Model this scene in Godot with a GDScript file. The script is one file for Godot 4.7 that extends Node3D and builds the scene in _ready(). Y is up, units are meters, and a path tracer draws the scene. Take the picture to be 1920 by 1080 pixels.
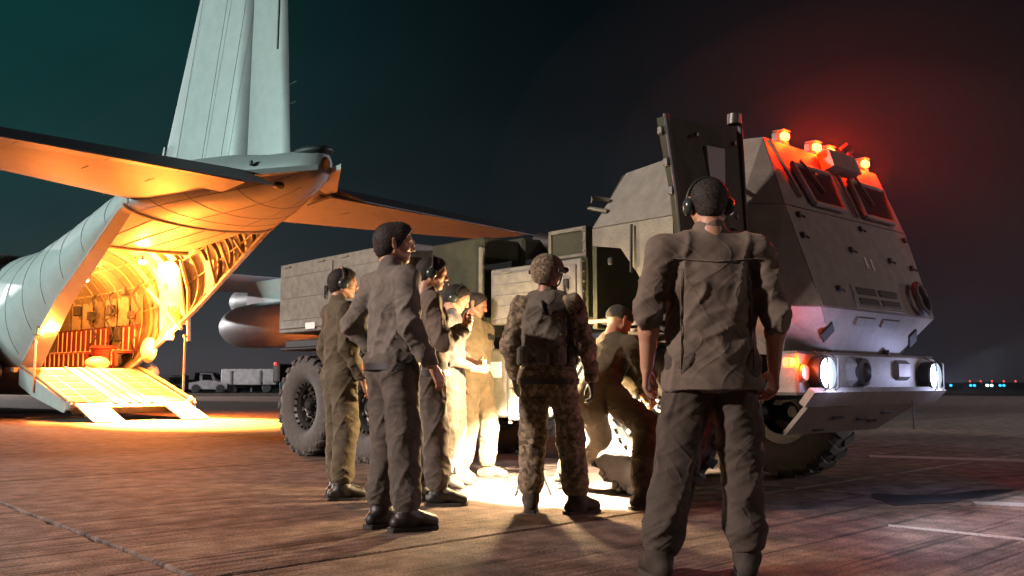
extends Node3D
# Night apron: transport aircraft with lit cargo ramp, rocket launcher truck, eight people.

func _ready() -> void:
	# ---- camera
	var cam := Camera3D.new()
	cam.name = "camera"
	add_child(cam)
	cam.position = Vector3(0, 0.87, 0)
	cam.rotation.x = atan(176.0 / 1680.0)
	cam.fov = rad_to_deg(2.0 * atan(540.0 / 1680.0))
	cam.far = 3000.0
	cam.near = 0.05
	cam.current = true
	# ---- night sky
	var env := Environment.new()
	env.background_mode = Environment.BG_SKY
	var sky := Sky.new()
	var pm := PanoramaSkyMaterial.new()
	pm.panorama = ImageTexture.create_from_image(sky_image())
	sky.sky_material = pm
	env.sky = sky
	env.tonemap_mode = Environment.TONE_MAPPER_LINEAR
	env.tonemap_exposure = 1.0
	env.volumetric_fog_enabled = true
	env.volumetric_fog_density = 0.0
	env.sdfgi_enabled = true
	env.ssao_enabled = true
	env.ssil_enabled = true
	var we := WorldEnvironment.new()
	we.name = "world_environment"
	we.environment = env
	add_child(we)
	# ---- faint moon
	var moon := DirectionalLight3D.new()
	moon.name = "moon"
	add_child(moon)
	moon.light_energy = 0.004
	moon.light_color = Color(0.75, 0.9, 1.0)
	moon.light_angular_distance = 0.5
	moon.shadow_enabled = true
	moon.look_at_from_position(Vector3(-12, 14, 4), Vector3.ZERO)
	make_textures()
	# ---- floodlights left of the frame
	light_tower(Vector3(-21, 0, 3.0), Vector3(0.5, 0.3, -6.5), Color(1.0, 0.90, 0.85), 920.0, 17.0, "tall floodlight mast outside the frame lighting the foreground", "floodlight_tower")
	light_tower(Vector3(-34, 0, -8), Vector3(-7.5, 6.6, -19.5), Color(0.87, 1.0, 0.97), 1150.0, 16.5, "tall floodlight mast outside the frame lighting the tail fin", "floodlight_tower_001")
	light_tower(Vector3(28, 0, -0.5), Vector3(3.0, 0.8, -7.5), Color(1.0, 0.88, 0.84), 105.0, 15.0, "tall floodlight mast outside the frame lighting the truck's front", "floodlight_tower_002")
	light_tower(Vector3(-52, 0, -58), Vector3(-18.0, 1.0, -45.0), Color(0.97, 0.95, 0.95), 2400.0, 50.0, "floodlight mast outside the frame lighting the far vehicles", "floodlight_tower_003")
	light_tower(Vector3(66, 0, -30), Vector3(24.0, 0.0, -36.0), Color(0.97, 0.95, 1.0), 2800.0, 29.0, "floodlight mast outside the frame lighting the far apron at right", "floodlight_tower_004")
	light_tower(Vector3(-36, 0, -53), Vector3(-12.0, 0.0, -48.0), Color(1.0, 0.90, 0.88), 1100.0, 16.0, "floodlight mast outside the frame lighting the apron behind the ramp", "floodlight_tower_005")
	make_ground()
	make_truck()
	make_aircraft()
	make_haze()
	make_background()
	make_people()

func sky_image() -> Image:
	var w := 512
	var h := 256
	var im := Image.create(w, h, false, Image.FORMAT_RGBF)
	var nz := FastNoiseLite.new()
	nz.seed = 3
	nz.frequency = 2.2
	for y in h:
		var e := 90.0 - 180.0 * (y + 0.5) / h
		for x in w:
			var az := wrapf(360.0 * (x + 0.5) / w, -180.0, 180.0)
			var low := exp(-maxf(e, 0.0) / 6.5)
			var d := wrapf(az + 46.0, -180.0, 180.0)
			var teal := exp(-d * d / (2.0 * 19.0 * 19.0)) * exp(-pow(e - 19.0, 2.0) / (2.0 * 13.0 * 13.0))
			var dir := Vector3(sin(deg_to_rad(az)) * cos(deg_to_rad(e)), sin(deg_to_rad(e)) * 2.5, cos(deg_to_rad(az)) * cos(deg_to_rad(e)))
			var cl := 1.0 + 0.35 * nz.get_noise_3dv(dir)
			var mid := exp(-pow(az / 60.0, 2.0))
			var c := Vector3(0.0018, 0.0026, 0.0040)
			c += Vector3(0.062, 0.047, 0.052) * low * lerpf(0.22, 1.0, exp(-pow((az + 22.0) / 22.0, 2.0)))
			c += Vector3(0.0003, 0.044, 0.040) * teal
			c += Vector3(0.0, 0.0026, 0.0034) * mid * exp(-maxf(e, 0.0) / 20.0)
			c *= cl
			im.set_pixel(x, y, Color(c.x, c.y, c.z))
	return im

# ---------------------------------------------------------------- mesh builder
class M:
	var v := PackedVector3Array()
	var g := PackedInt32Array()
	var uv := PackedVector2Array()
	var gid := 1
	func tri(a: Vector3, b: Vector3, c: Vector3, grp := -1) -> void:
		v.append(a); v.append(b); v.append(c); g.append(grp)
	func tri_o(a: Vector3, b: Vector3, c: Vector3, ctr: Vector3, grp := -1) -> void:
		var n := (c - a).cross(b - a)
		if n.dot((a + b + c) / 3.0 - ctr) < 0.0: tri(a, c, b, grp)
		else: tri(a, b, c, grp)
	func quad_o(a: Vector3, b: Vector3, c: Vector3, d: Vector3, ctr: Vector3, grp := -1) -> void:
		tri_o(a, b, c, ctr, grp); tri_o(a, c, d, ctr, grp)
	func hexa(p: Array) -> void:
		var ctr := Vector3.ZERO
		for q in p: ctr += q
		ctr /= 8.0
		for f in [[0, 1, 2, 3], [4, 5, 6, 7], [0, 1, 5, 4], [1, 2, 6, 5], [2, 3, 7, 6], [3, 0, 4, 7]]:
			quad_o(p[f[0]], p[f[1]], p[f[2]], p[f[3]], ctr)
	func box(c: Vector3, s: Vector3, b := Basis(), bev := 0.0) -> void:
		var h := s * 0.5
		if bev <= 0.0:
			var p := []
			for y in [-1, 1]:
				for q in [[-1, -1], [1, -1], [1, 1], [-1, 1]]:
					p.append(c + b * Vector3(q[0] * h.x, y * h.y, q[1] * h.z))
			hexa(p)
			return
		bev = minf(bev, minf(h.x, minf(h.y, h.z)) * 0.9)
		var hh := [h.x, h.y, h.z]
		var pt := func(ax: int, sg: Array) -> Vector3:
			var q := [0.0, 0.0, 0.0]
			for k in 3: q[k] = sg[k] * (hh[k] if k == ax else hh[k] - bev)
			return c + b * Vector3(q[0], q[1], q[2])
		for ax in 3:
			var u := (ax + 1) % 3
			var w := (ax + 2) % 3
			for s1 in [-1, 1]:
				var ps := []
				for q in [[-1, -1], [1, -1], [1, 1], [-1, 1]]:
					var sg := [0, 0, 0]
					sg[ax] = s1; sg[u] = q[0]; sg[w] = q[1]
					ps.append(pt.call(ax, sg))
				quad_o(ps[0], ps[1], ps[2], ps[3], c)
			for s1 in [-1, 1]:
				for s2 in [-1, 1]:
					var e := []
					for s3 in [-1, 1]:
						var sg := [0, 0, 0]
						sg[u] = s1; sg[w] = s2; sg[ax] = s3
						e.append([pt.call(u, sg), pt.call(w, sg)])
					quad_o(e[0][0], e[0][1], e[1][1], e[1][0], c)
		for s1 in [-1, 1]:
			for s2 in [-1, 1]:
				for s3 in [-1, 1]:
					var sg := [s1, s2, s3]
					tri_o(pt.call(0, sg), pt.call(1, sg), pt.call(2, sg), c)
	# a flat polygon pushed out along ext
	func prism(poly: Array, ext: Vector3) -> void:
		var n := Vector3.ZERO
		var ctr := Vector3.ZERO
		for i in poly.size():
			n += (poly[i] as Vector3).cross(poly[(i + 1) % poly.size()])
			ctr += poly[i]
		ctr = ctr / poly.size() + ext * 0.5
		n = n.normalized()
		var ux: Vector3 = ((poly[1] as Vector3) - poly[0]).normalized()
		var uy: Vector3 = n.cross(ux)
		var p2 := PackedVector2Array()
		for q in poly: p2.append(Vector2((q as Vector3).dot(ux), (q as Vector3).dot(uy)))
		var t := Geometry2D.triangulate_polygon(p2)
		for i in range(0, t.size(), 3):
			var a: Vector3 = poly[t[i]]; var b: Vector3 = poly[t[i + 1]]; var c: Vector3 = poly[t[i + 2]]
			tri_o(a, b, c, (a + b + c) / 3.0 + ext)
			tri_o(a + ext, b + ext, c + ext, (a + b + c) / 3.0)
		var flip := n.dot(ext) > 0.0
		for i in poly.size():
			var a: Vector3 = poly[i]; var b: Vector3 = poly[(i + 1) % poly.size()]
			var out := (b - a).cross(n)
			quad_o(a, b, b + ext, a + ext, (a + b + ext) * 0.5 - out.normalized() * 0.001)
	func ring(c: Vector3, ax: Vector3, r: float, n: int, ref := Vector3.UP) -> PackedVector3Array:
		var a := ax.normalized()
		var u := ref.cross(a)
		if u.length() < 0.05: u = Vector3.RIGHT.cross(a)
		u = u.normalized()
		var w := a.cross(u)
		var out := PackedVector3Array()
		for i in n:
			var t := TAU * i / n
			out.append(c + (u * cos(t) + w * sin(t)) * r)
		return out
	func skin(a: PackedVector3Array, b: PackedVector3Array, grp: int, closed := true, hint := Vector3.INF) -> void:
		var ctr := hint
		if hint == Vector3.INF:
			ctr = Vector3.ZERO
			for q in a: ctr += q
			for q in b: ctr += q
			ctr /= a.size() * 2.0
		var n := a.size()
		for i in (n if closed else n - 1):
			var j := (i + 1) % n
			if a[i].distance_squared_to(a[j]) > 1e-10: tri_o(a[i], a[j], b[j], ctr, grp)
			if b[i].distance_squared_to(b[j]) > 1e-10: tri_o(a[i], b[j], b[i], ctr, grp)
	func cap(a: PackedVector3Array, ctr: Vector3) -> void:
		var m := Vector3.ZERO
		for q in a: m += q
		m /= a.size()
		for i in a.size(): tri_o(m, a[i], a[(i + 1) % a.size()], ctr)
	func tube(path: Array, rad, n := 10, caps := true) -> void:
		gid += 1
		var rings := []
		for i in path.size():
			var d: Vector3 = (path[mini(i + 1, path.size() - 1)] as Vector3) - (path[maxi(i - 1, 0)] as Vector3)
			var r: float = rad[i] if rad is Array else rad
			rings.append(ring(path[i], d, r, n, Vector3(0.13, 0.9, 0.4)))
		for i in rings.size() - 1: skin(rings[i], rings[i + 1], gid)
		if caps:
			cap(rings[0], path[1]); cap(rings[-1], path[-2])
	# profile of [radius, along]; smooth: one smooth group or a crease at every point
	func lathe(o: Vector3, ax: Vector3, prof: Array, n := 24, smooth := false) -> void:
		var rings := []
		for p in prof: rings.append(ring(o + ax.normalized() * p[1], ax, maxf(p[0], 0.0), n))
		gid += 1
		for i in rings.size() - 1:
			if not smooth: gid += 1
			# orientation: outward from the profile's running direction
			var dr: float = prof[i + 1][0] - prof[i][0]
			var da: float = prof[i + 1][1] - prof[i][1]
			for k in n:
				var j := (k + 1) % n
				var mid: Vector3 = (rings[i][k] + rings[i + 1][j]) * 0.5
				var rad: Vector3 = mid - o
				rad -= ax.normalized() * rad.dot(ax.normalized())
				var out: Vector3 = rad.normalized() * da - ax.normalized() * dr
				if rad.length() < 1e-6: out = -ax.normalized() * dr
				var ctr: Vector3 = mid - out
				if prof[i][0] > 1e-5: tri_o(rings[i][k], rings[i][j], rings[i + 1][j], ctr, gid)
				if prof[i + 1][0] > 1e-5: tri_o(rings[i][k], rings[i + 1][j], rings[i + 1][k], ctr, gid)
	func ell(c: Vector3, r: Vector3, b := Basis(), nu := 16, nv := 10) -> void:
		gid += 1
		for i in nv:
			for k in nu:
				var q := []
				for e in [[i, k], [i, k + 1], [i + 1, k + 1], [i + 1, k]]:
					var th: float = PI * e[0] / nv
					var ph: float = TAU * (e[1] % nu) / nu
					q.append(c + b * Vector3(r.x * sin(th) * cos(ph), r.y * cos(th), r.z * sin(th) * sin(ph)))
				if i > 0: tri_o(q[0], q[1], q[2], c, gid)
				if i < nv - 1: tri_o(q[0], q[2], q[3], c, gid)
	func mesh() -> ArrayMesh:
		var st := SurfaceTool.new()
		st.begin(Mesh.PRIMITIVE_TRIANGLES)
		var hu := uv.size() == v.size()
		for i in g.size():
			st.set_smooth_group(g[i] if g[i] >= 0 else 0xFFFFFFFF)
			for k in 3:
				if hu: st.set_uv(uv[i * 3 + k])
				st.add_vertex(v[i * 3 + k])
		st.generate_normals()
		if hu: st.generate_tangents()
		return st.commit()

func thing(nm: String, label: String, cat: String, at := Vector3.ZERO, yaw := 0.0, group := "") -> Node3D:
	var o := Node3D.new()
	o.name = nm
	add_child(o, true)
	o.position = at
	o.rotation.y = yaw
	tag(o, label, cat, group)
	return o

func tag(o: Node, label: String, cat: String, group := "") -> void:
	o.set_meta("label", label)
	o.set_meta("category", cat)
	if group != "": o.set_meta("group", group)

func part(parent: Node, nm: String, m, mt: Material, label := "") -> MeshInstance3D:
	var o := MeshInstance3D.new()
	o.name = nm
	o.mesh = m.mesh() if m is M else m
	o.material_override = mt
	parent.add_child(o, true)
	if label != "": o.set_meta("label", label)
	return o

func structure(nm: String, m, mt: Material) -> MeshInstance3D:
	var o := part(self, nm, m, mt)
	o.set_meta("kind", "structure")
	return o

func sub(parent: Node, nm: String) -> Node3D:
	var o := Node3D.new()
	o.name = nm
	parent.add_child(o, true)
	return o

# ---------------------------------------------------------------- materials
var tex := {}
func lin(r: float, g: float, b: float) -> Color:
	return Color(r, g, b).linear_to_srgb()

func noise_image(sd: int, freq: float, w: int, h: int, oct := 4, type := FastNoiseLite.TYPE_SIMPLEX_SMOOTH) -> Image:
	var n := FastNoiseLite.new()
	n.seed = sd
	n.frequency = freq
	n.noise_type = type
	n.fractal_octaves = oct
	return n.get_seamless_image(w, h)

func make_textures() -> void:
	# grime: soft blotches with fine specks
	var a := noise_image(11, 0.012, 512, 512, 5)
	var b := noise_image(12, 0.09, 512, 512, 4)
	a.convert(Image.FORMAT_RGB8); b.convert(Image.FORMAT_RGB8)
	a.adjust_bcs(1.0, 0.55, 1.0); b.adjust_bcs(1.0, 0.6, 1.0)
	var da := a.get_data(); var db := b.get_data()
	for i in da.size(): da[i] = clampi(int(205.0 + (da[i] - 127.0) * 0.34 + (db[i] - 127.0) * 0.28), 0, 255)
	tex.grime = ImageTexture.create_from_image(Image.create_from_data(512, 512, false, Image.FORMAT_RGB8, da))
	var so := PackedByteArray(); so.resize(da.size())
	for i in da.size(): so[i] = clampi(int(228.0 + (da[i] - 205.0) * 0.34), 0, 255)
	tex.soft = ImageTexture.create_from_image(Image.create_from_data(512, 512, false, Image.FORMAT_RGB8, so))
	var we := PackedByteArray(); we.resize(da.size())
	for i in da.size(): we[i] = 235 if db[i] > 112 else 120
	tex.wear = ImageTexture.create_from_image(Image.create_from_data(512, 512, false, Image.FORMAT_RGB8, we))
	# cloth: small blotches of wear
	var c := noise_image(21, 0.035, 256, 256, 5)
	c.convert(Image.FORMAT_RGB8); c.adjust_bcs(1.72, 0.09, 1.0)
	tex.cloth = ImageTexture.create_from_image(c)
	# weave relief
	var w := noise_image(22, 0.25, 256, 256, 2)
	w.convert(Image.FORMAT_RGB8)
	tex.weave = ImageTexture.create_from_image(w)
	# streaks along x (brushed concrete)
	var s1 := noise_image(31, 0.05, 24, 1024, 4); s1.resize(1024, 1024, Image.INTERPOLATE_CUBIC)
	var s2 := noise_image(32, 0.012, 1024, 1024, 5)
	var s3 := noise_image(33, 0.16, 1024, 1024, 3)
	var s4 := noise_image(34, 0.012, 24, 1024, 3); s4.resize(1024, 1024, Image.INTERPOLATE_CUBIC)
	for im in [s1, s2, s3, s4]: im.convert(Image.FORMAT_L8)
	var d1 := s1.get_data(); var d2 := s2.get_data(); var d3 := s3.get_data(); var d4 := s4.get_data()
	var col := PackedByteArray(); col.resize(1024 * 1024 * 3)
	var hgt := PackedByteArray(); hgt.resize(1024 * 1024)
	for i in 1024 * 1024:
		var st := d1[i] * 0.55 + d4[i] * 0.45
		var e := 172.0 + (st - 127.0) * 0.15 + (d2[i] - 127.0) * 0.44 + (d3[i] - 127.0) * 0.42
		if st < 92.0: e -= (92.0 - st) * 1.5
		var q := clampf(e, 20.0, 255.0)
		col[i * 3] = int(q); col[i * 3 + 1] = int(q * 0.985); col[i * 3 + 2] = int(q * 0.95)
		hgt[i] = clampi(int(st * 0.8 + d3[i] * 0.25), 0, 255)
	tex.concrete = ImageTexture.create_from_image(Image.create_from_data(1024, 1024, false, Image.FORMAT_RGB8, col))
	var hi := Image.create_from_data(1024, 1024, false, Image.FORMAT_L8, hgt)
	hi.convert(Image.FORMAT_RGBA8)
	hi.bump_map_to_normal_map(5.0)
	tex.concrete_n = ImageTexture.create_from_image(hi)
	# cloth creases: long soft ridges crossing at a slant
	var ca := noise_image(51, 0.0055, 512, 200, 3); ca.resize(512, 512, Image.INTERPOLATE_CUBIC)
	var cb := noise_image(52, 0.007, 512, 128, 3); cb.resize(512, 512, Image.INTERPOLATE_CUBIC)
	ca.convert(Image.FORMAT_L8); cb.convert(Image.FORMAT_L8)
	var ga := ca.get_data(); var gb := cb.get_data()
	var gh := PackedByteArray(); gh.resize(512 * 512)
	for y in 512:
		for x in 512:
			var a1 := 1.0 - absf(ga[y * 512 + ((x + y + int(40.0 * sin(y * TAU / 512.0))) & 511)] / 127.5 - 1.0)
			var b1 := 1.0 - absf(gb[y * 512 + ((x + int(60.0 * sin(y * TAU / 256.0))) & 511)] / 127.5 - 1.0)
			gh[y * 512 + x] = clampi(int(a1 * a1 * a1 * a1 * 150.0 + b1 * b1 * b1 * b1 * b1 * 105.0), 0, 255)
	var gi := Image.create_from_data(512, 512, false, Image.FORMAT_L8, gh)
	gi.convert(Image.FORMAT_RGBA8)
	gi.bump_map_to_normal_map(12.0)
	tex.crease_n = ImageTexture.create_from_image(gi)
	# camouflage print
	var k1 := noise_image(41, 0.022, 256, 256, 3); var k2 := noise_image(42, 0.03, 256, 256, 3)
	k1.convert(Image.FORMAT_L8); k2.convert(Image.FORMAT_L8)
	var e1 := k1.get_data(); var e2 := k2.get_data()
	var cm := PackedByteArray(); cm.resize(256 * 256 * 3)
	for i in 256 * 256:
		var q := [132, 116, 96]
		if e1[i] > 150: q = [92, 82, 62]
		elif e2[i] > 152: q = [72, 60, 48]
		elif e1[i] < 96: q = [158, 142, 118]
		for k in 3: cm[i * 3 + k] = q[k]
	tex.camo = ImageTexture.create_from_image(Image.create_from_data(256, 256, false, Image.FORMAT_RGB8, cm))

func mt(nm: String, c: Color, rough := 0.7, metal := 0.0, t := "", scale := 1.0) -> StandardMaterial3D:
	var m := StandardMaterial3D.new()
	m.resource_name = nm
	m.albedo_color = c
	m.roughness = rough
	m.metallic = metal
	if t != "":
		m.albedo_texture = tex[t]
		m.uv1_triplanar = true
		m.uv1_scale = Vector3.ONE * scale
	return m

func glow(nm: String, c: Color, e: float) -> StandardMaterial3D:
	var m := StandardMaterial3D.new()
	m.resource_name = nm
	m.albedo_color = Color(0.6, 0.6, 0.6)
	m.emission_enabled = true
	m.emission = c
	m.emission_energy_multiplier = e
	return m

func omni(parent: Node, at: Vector3, c: Color, e: float, size: float, rng := 40.0) -> OmniLight3D:
	var l := OmniLight3D.new()
	l.name = "lamp_light"
	parent.add_child(l, true)
	l.position = at
	l.light_color = c
	l.light_energy = e
	l.light_size = size
	l.omni_range = rng
	l.omni_attenuation = 2.0
	l.shadow_enabled = true
	return l

func spot(parent: Node, at: Vector3, to: Vector3, c: Color, e: float, ang: float, size: float, blend := 0.3) -> SpotLight3D:
	var l := SpotLight3D.new()
	l.name = "lamp_light"
	parent.add_child(l, true)
	l.position = at
	var d := (to - at).normalized()
	l.basis = Basis.looking_at(d, Vector3.UP if absf(d.y) < 0.95 else Vector3.RIGHT)
	l.light_color = c
	l.light_energy = e
	l.spot_angle = ang
	l.spot_angle_attenuation = blend
	l.light_size = size
	l.spot_range = 80.0
	l.spot_attenuation = 2.0
	l.shadow_enabled = true
	return l

# ---------------------------------------------------------------- ground
func make_ground() -> void:
	var far := mt("far concrete", lin(0.24, 0.20, 0.18), 0.85, 0.0, "grime", 0.02)
	var m := M.new()
	m.tri(Vector3(-900, -0.06, -1500), Vector3(900, -0.06, -1500), Vector3(900, -0.06, 60))
	m.tri(Vector3(-900, -0.06, -1500), Vector3(900, -0.06, 60), Vector3(-900, -0.06, 60))
	structure("ground", m, far)
	# apron of cast slabs, laid along the truck's heading
	var root := Node3D.new()
	root.name = "apron"
	root.set_meta("kind", "structure")
	add_child(root)
	root.position = Vector3(-1.38, 0, -4.08)
	root.rotation.y = deg_to_rad(132.5)
	var bed := M.new()
	bed.box(Vector3(0, -0.04, 0), Vector3(16 * 5.0 + 0.4, 0.03, 16 * 5.0 + 0.4))
	part(root, "joint_filler", bed, mt("joint filler", lin(0.035, 0.032, 0.03), 0.9, 0.0, "grime", 1.3))
	var sl := 5.0
	var meshes := []
	var rng := RandomNumberGenerator.new()
	rng.seed = 77
	for k in 5:
		var b := M.new()
		var n := 30
		var h := sl * 0.5
		var outline := []
		for side in 4:
			for i in n:
				var t := -h + sl * i / n
				var e := h - 0.008 - absf(rng.randfn(0.0, 0.006)) - (0.02 * rng.randf() if rng.randf() < 0.1 else 0.0)
				if i == 0: e = h - 0.012
				match side:
					0: outline.append(Vector2(t, -e))
					1: outline.append(Vector2(e, t))
					2: outline.append(Vector2(-t, e))
					3: outline.append(Vector2(-e, -t))
		var off := Vector2(rng.randf(), rng.randf())
		var cnt := outline.size()
		for i in cnt:
			var p: Vector2 = outline[i]; var q: Vector2 = outline[(i + 1) % cnt]
			var pi_ := p * (1.0 - 0.012 / h); var qi := q * (1.0 - 0.012 / h)
			for tr in [[Vector3.ZERO, Vector3(pi_.x, 0, pi_.y), Vector3(qi.x, 0, qi.y)], [Vector3(pi_.x, 0, pi_.y), Vector3(p.x, -0.007, p.y), Vector3(q.x, -0.007, q.y)], [Vector3(pi_.x, 0, pi_.y), Vector3(q.x, -0.007, q.y), Vector3(qi.x, 0, qi.y)], [Vector3(p.x, -0.007, p.y), Vector3(p.x, -0.035, p.y), Vector3(q.x, -0.035, q.y)], [Vector3(p.x, -0.007, p.y), Vector3(q.x, -0.035, q.y), Vector3(q.x, -0.007, q.y)]]:
				b.tri_o(tr[0], tr[1], tr[2], Vector3(0, -3, 0))
				for w in 3:
					var c: Vector3 = b.v[b.v.size() - 3 + w]
					b.uv.append(Vector2(c.z, c.x) * 0.3 + off)
		meshes.append(b.mesh())
	var mats := []
	for k in 3:
		var cm := StandardMaterial3D.new()
		cm.resource_name = "brushed concrete"
		cm.albedo_color = [lin(0.25, 0.184, 0.162), lin(0.23, 0.169, 0.149), lin(0.268, 0.198, 0.174)][k]
		cm.albedo_texture = tex.concrete
		cm.normal_enabled = true
		cm.normal_texture = tex.concrete_n
		cm.normal_scale = 1.0
		cm.roughness = 0.80
		cm.metallic_specular = 0.32
		mats.append(cm)
	for i in 16:
		for j in 16:
			var o := MeshInstance3D.new()
			o.name = "concrete_slab"
			o.mesh = meshes[(i * 3 + j * 7 + (i * j) % 3) % 5]
			o.material_override = mats[(i * 5 + j * 3 + i / 2) % 3]
			root.add_child(o, true)
			o.position = Vector3((i - 2 + 0.5) * sl, 0, (j - 2 + 0.5) * sl)
	root.get_child(0).position = Vector3(6 * sl, 0, 6 * sl)
	# patchy pale lines across the slab in front of the truck
	for ln in [[[1640, 973], [1920, 1001], [1920, 1005], [1640, 976]], [[1795, 932], [1920, 936], [1920, 944], [1800, 937]], [[1610, 849], [1920, 857], [1920, 863], [1612, 853]]]:
		var lm := M.new()
		var pl := []
		for q in ln:
			var D: float = 0.87 * 1680.0 / (q[1] - 716.0)
			pl.append(Vector3((q[0] - 960.0) / 1680.0 * D, 0.004, -D * 0.985))
		lm.prism(pl, Vector3(0, -0.003, 0))
		structure("pale_line", lm, mt("patchy pale line", lin(0.40, 0.37, 0.34), 0.7, 0.0, "wear", 2.0))
	# dark flat patch on the slab in front of the truck
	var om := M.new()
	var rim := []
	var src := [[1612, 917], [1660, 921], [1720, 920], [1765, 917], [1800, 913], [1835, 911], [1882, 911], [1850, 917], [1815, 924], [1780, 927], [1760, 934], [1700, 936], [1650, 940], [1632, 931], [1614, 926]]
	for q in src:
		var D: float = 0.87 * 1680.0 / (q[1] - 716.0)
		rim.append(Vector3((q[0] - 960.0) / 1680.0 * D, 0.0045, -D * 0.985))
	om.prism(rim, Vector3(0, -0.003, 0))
	structure("dark_patch", om, mt("dark patch on concrete", lin(0.035, 0.027, 0.024), 0.45, 0.0, "grime", 1.5))

# ---------------------------------------------------------------- rocket launcher truck
func P(f: float, r: float, z: float) -> Vector3:
	return Vector3(r, z, -f)

func plate(m: M, pts: Array, th: float, inside: Vector3) -> void:
	var a: Vector3 = pts[0]; var b: Vector3 = pts[1]; var c: Vector3 = pts[2]
	var n := (b - a).cross(c - a).normalized()
	if n.dot(inside - a) < 0.0: n = -n
	m.prism(pts, n * th)

func tyre_mesh() -> M:
	var m := M.new()
	var pr := [[0.29, -0.13], [0.315, -0.17], [0.40, -0.195], [0.49, -0.195], [0.545, -0.18], [0.572, -0.15], [0.578, -0.06], [0.58, 0.0], [0.578, 0.06], [0.572, 0.15], [0.545, 0.18], [0.49, 0.195], [0.40, 0.195], [0.315, 0.17], [0.29, 0.13]]
	m.lathe(Vector3.ZERO, Vector3(1, 0, 0), pr, 56, true)
	for i in 22:
		for s in [-1, 1]:
			var a := TAU * (i + (0.5 if s > 0 else 0.0)) / 22.0
			var b := Basis(Vector3(1, 0, 0), a)
			var sk := Basis(Vector3.UP, s * 0.38)
			m.box(b * Vector3(s * 0.105, 0.574, 0), Vector3(0.165, 0.042, 0.075), b * sk, 0.008)
			m.box(b * Vector3(s * 0.184, 0.548, s * 0.0 - 0.045 * 1.0), Vector3(0.03, 0.055, 0.06), b, 0.008)
	return m

func rim_mesh() -> M:
	var m := M.new()
	var X := Vector3(1, 0, 0)
	m.lathe(Vector3.ZERO, X, [[0.0, 0.07], [0.05, 0.07], [0.095, 0.10], [0.10, 0.02], [0.17, 0.0], [0.21, 0.02], [0.225, 0.08], [0.25, 0.12], [0.285, 0.135], [0.30, 0.13], [0.30, -0.13], [0.2, -0.13]], 40)
	m.lathe(Vector3.ZERO, X, [[0.0, 0.13], [0.045, 0.13], [0.06, 0.11], [0.06, 0.05]], 20)
	for i in 20:
		var b := Basis(X, TAU * i / 20.0)
		m.lathe(b * Vector3(0.125, 0.262, 0), X, [[0.0, 0.03], [0.012, 0.03], [0.015, 0.0]], 6)
	for i in 10:
		var b := Basis(X, TAU * i / 10.0)
		m.lathe(b * Vector3(0.01, 0.14, 0), X, [[0.0, 0.045], [0.016, 0.045], [0.018, 0.0]], 6)
	for i in 8:
		var b := Basis(X, TAU * (i + 0.5) / 8.0)
		m.box(b * Vector3(0.045, 0.195, 0), Vector3(0.05, 0.04, 0.05), b, 0.006)
	return m

func stow_box(parent: Node, f0: float, f1: float, z0: float, z1: float, r0: float, r1: float, mt_: Material, dk: Material, doors: int) -> Node3D:
	var o := sub(parent, "stowage_box")
	var m := M.new()
	m.box(P((f0 + f1) / 2, (r0 + r1) / 2, (z0 + z1) / 2), Vector3(r1 - r0, z1 - z0, f1 - f0), Basis(), 0.012)
	part(o, "box_body", m, mt_)
	var w := (f1 - f0) / doors
	for k in doors:
		var a := f0 + w * k + 0.05
		var b := f0 + w * (k + 1) - 0.05
		var d := M.new()
		d.box(P((a + b) / 2, r1 + 0.008, (z0 + z1) / 2 + 0.0), Vector3(0.02, (z1 - z0) - 0.1, b - a), Basis(), 0.006)
		# pressed stiffening ribs
		for q in 3: d.box(P((a + b) / 2, r1 + 0.021, lerpf(z0 + 0.16, z1 - 0.16, q / 2.0)), Vector3(0.008, 0.018, (b - a) - 0.1), Basis(), 0.003)
		part(o, "box_door", d, mt_)
		var h := M.new()
		h.box(P(b - 0.10, r1 + 0.03, (z0 + z1) / 2 + 0.04), Vector3(0.03, 0.09, 0.06), Basis(), 0.008)
		h.box(P(b - 0.10, r1 + 0.045, (z0 + z1) / 2 - 0.02), Vector3(0.018, 0.1, 0.02), Basis(), 0.005)
		part(o, "door_latch", h, dk)
		for q in [a + 0.12, b - 0.3]:
			var hg := M.new()
			hg.tube([P(q, r1 + 0.022, z1 - 0.045), P(q + 0.12, r1 + 0.022, z1 - 0.045)], 0.011, 6)
			part(o, "door_hinge", hg, mt_)
	return o

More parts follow.
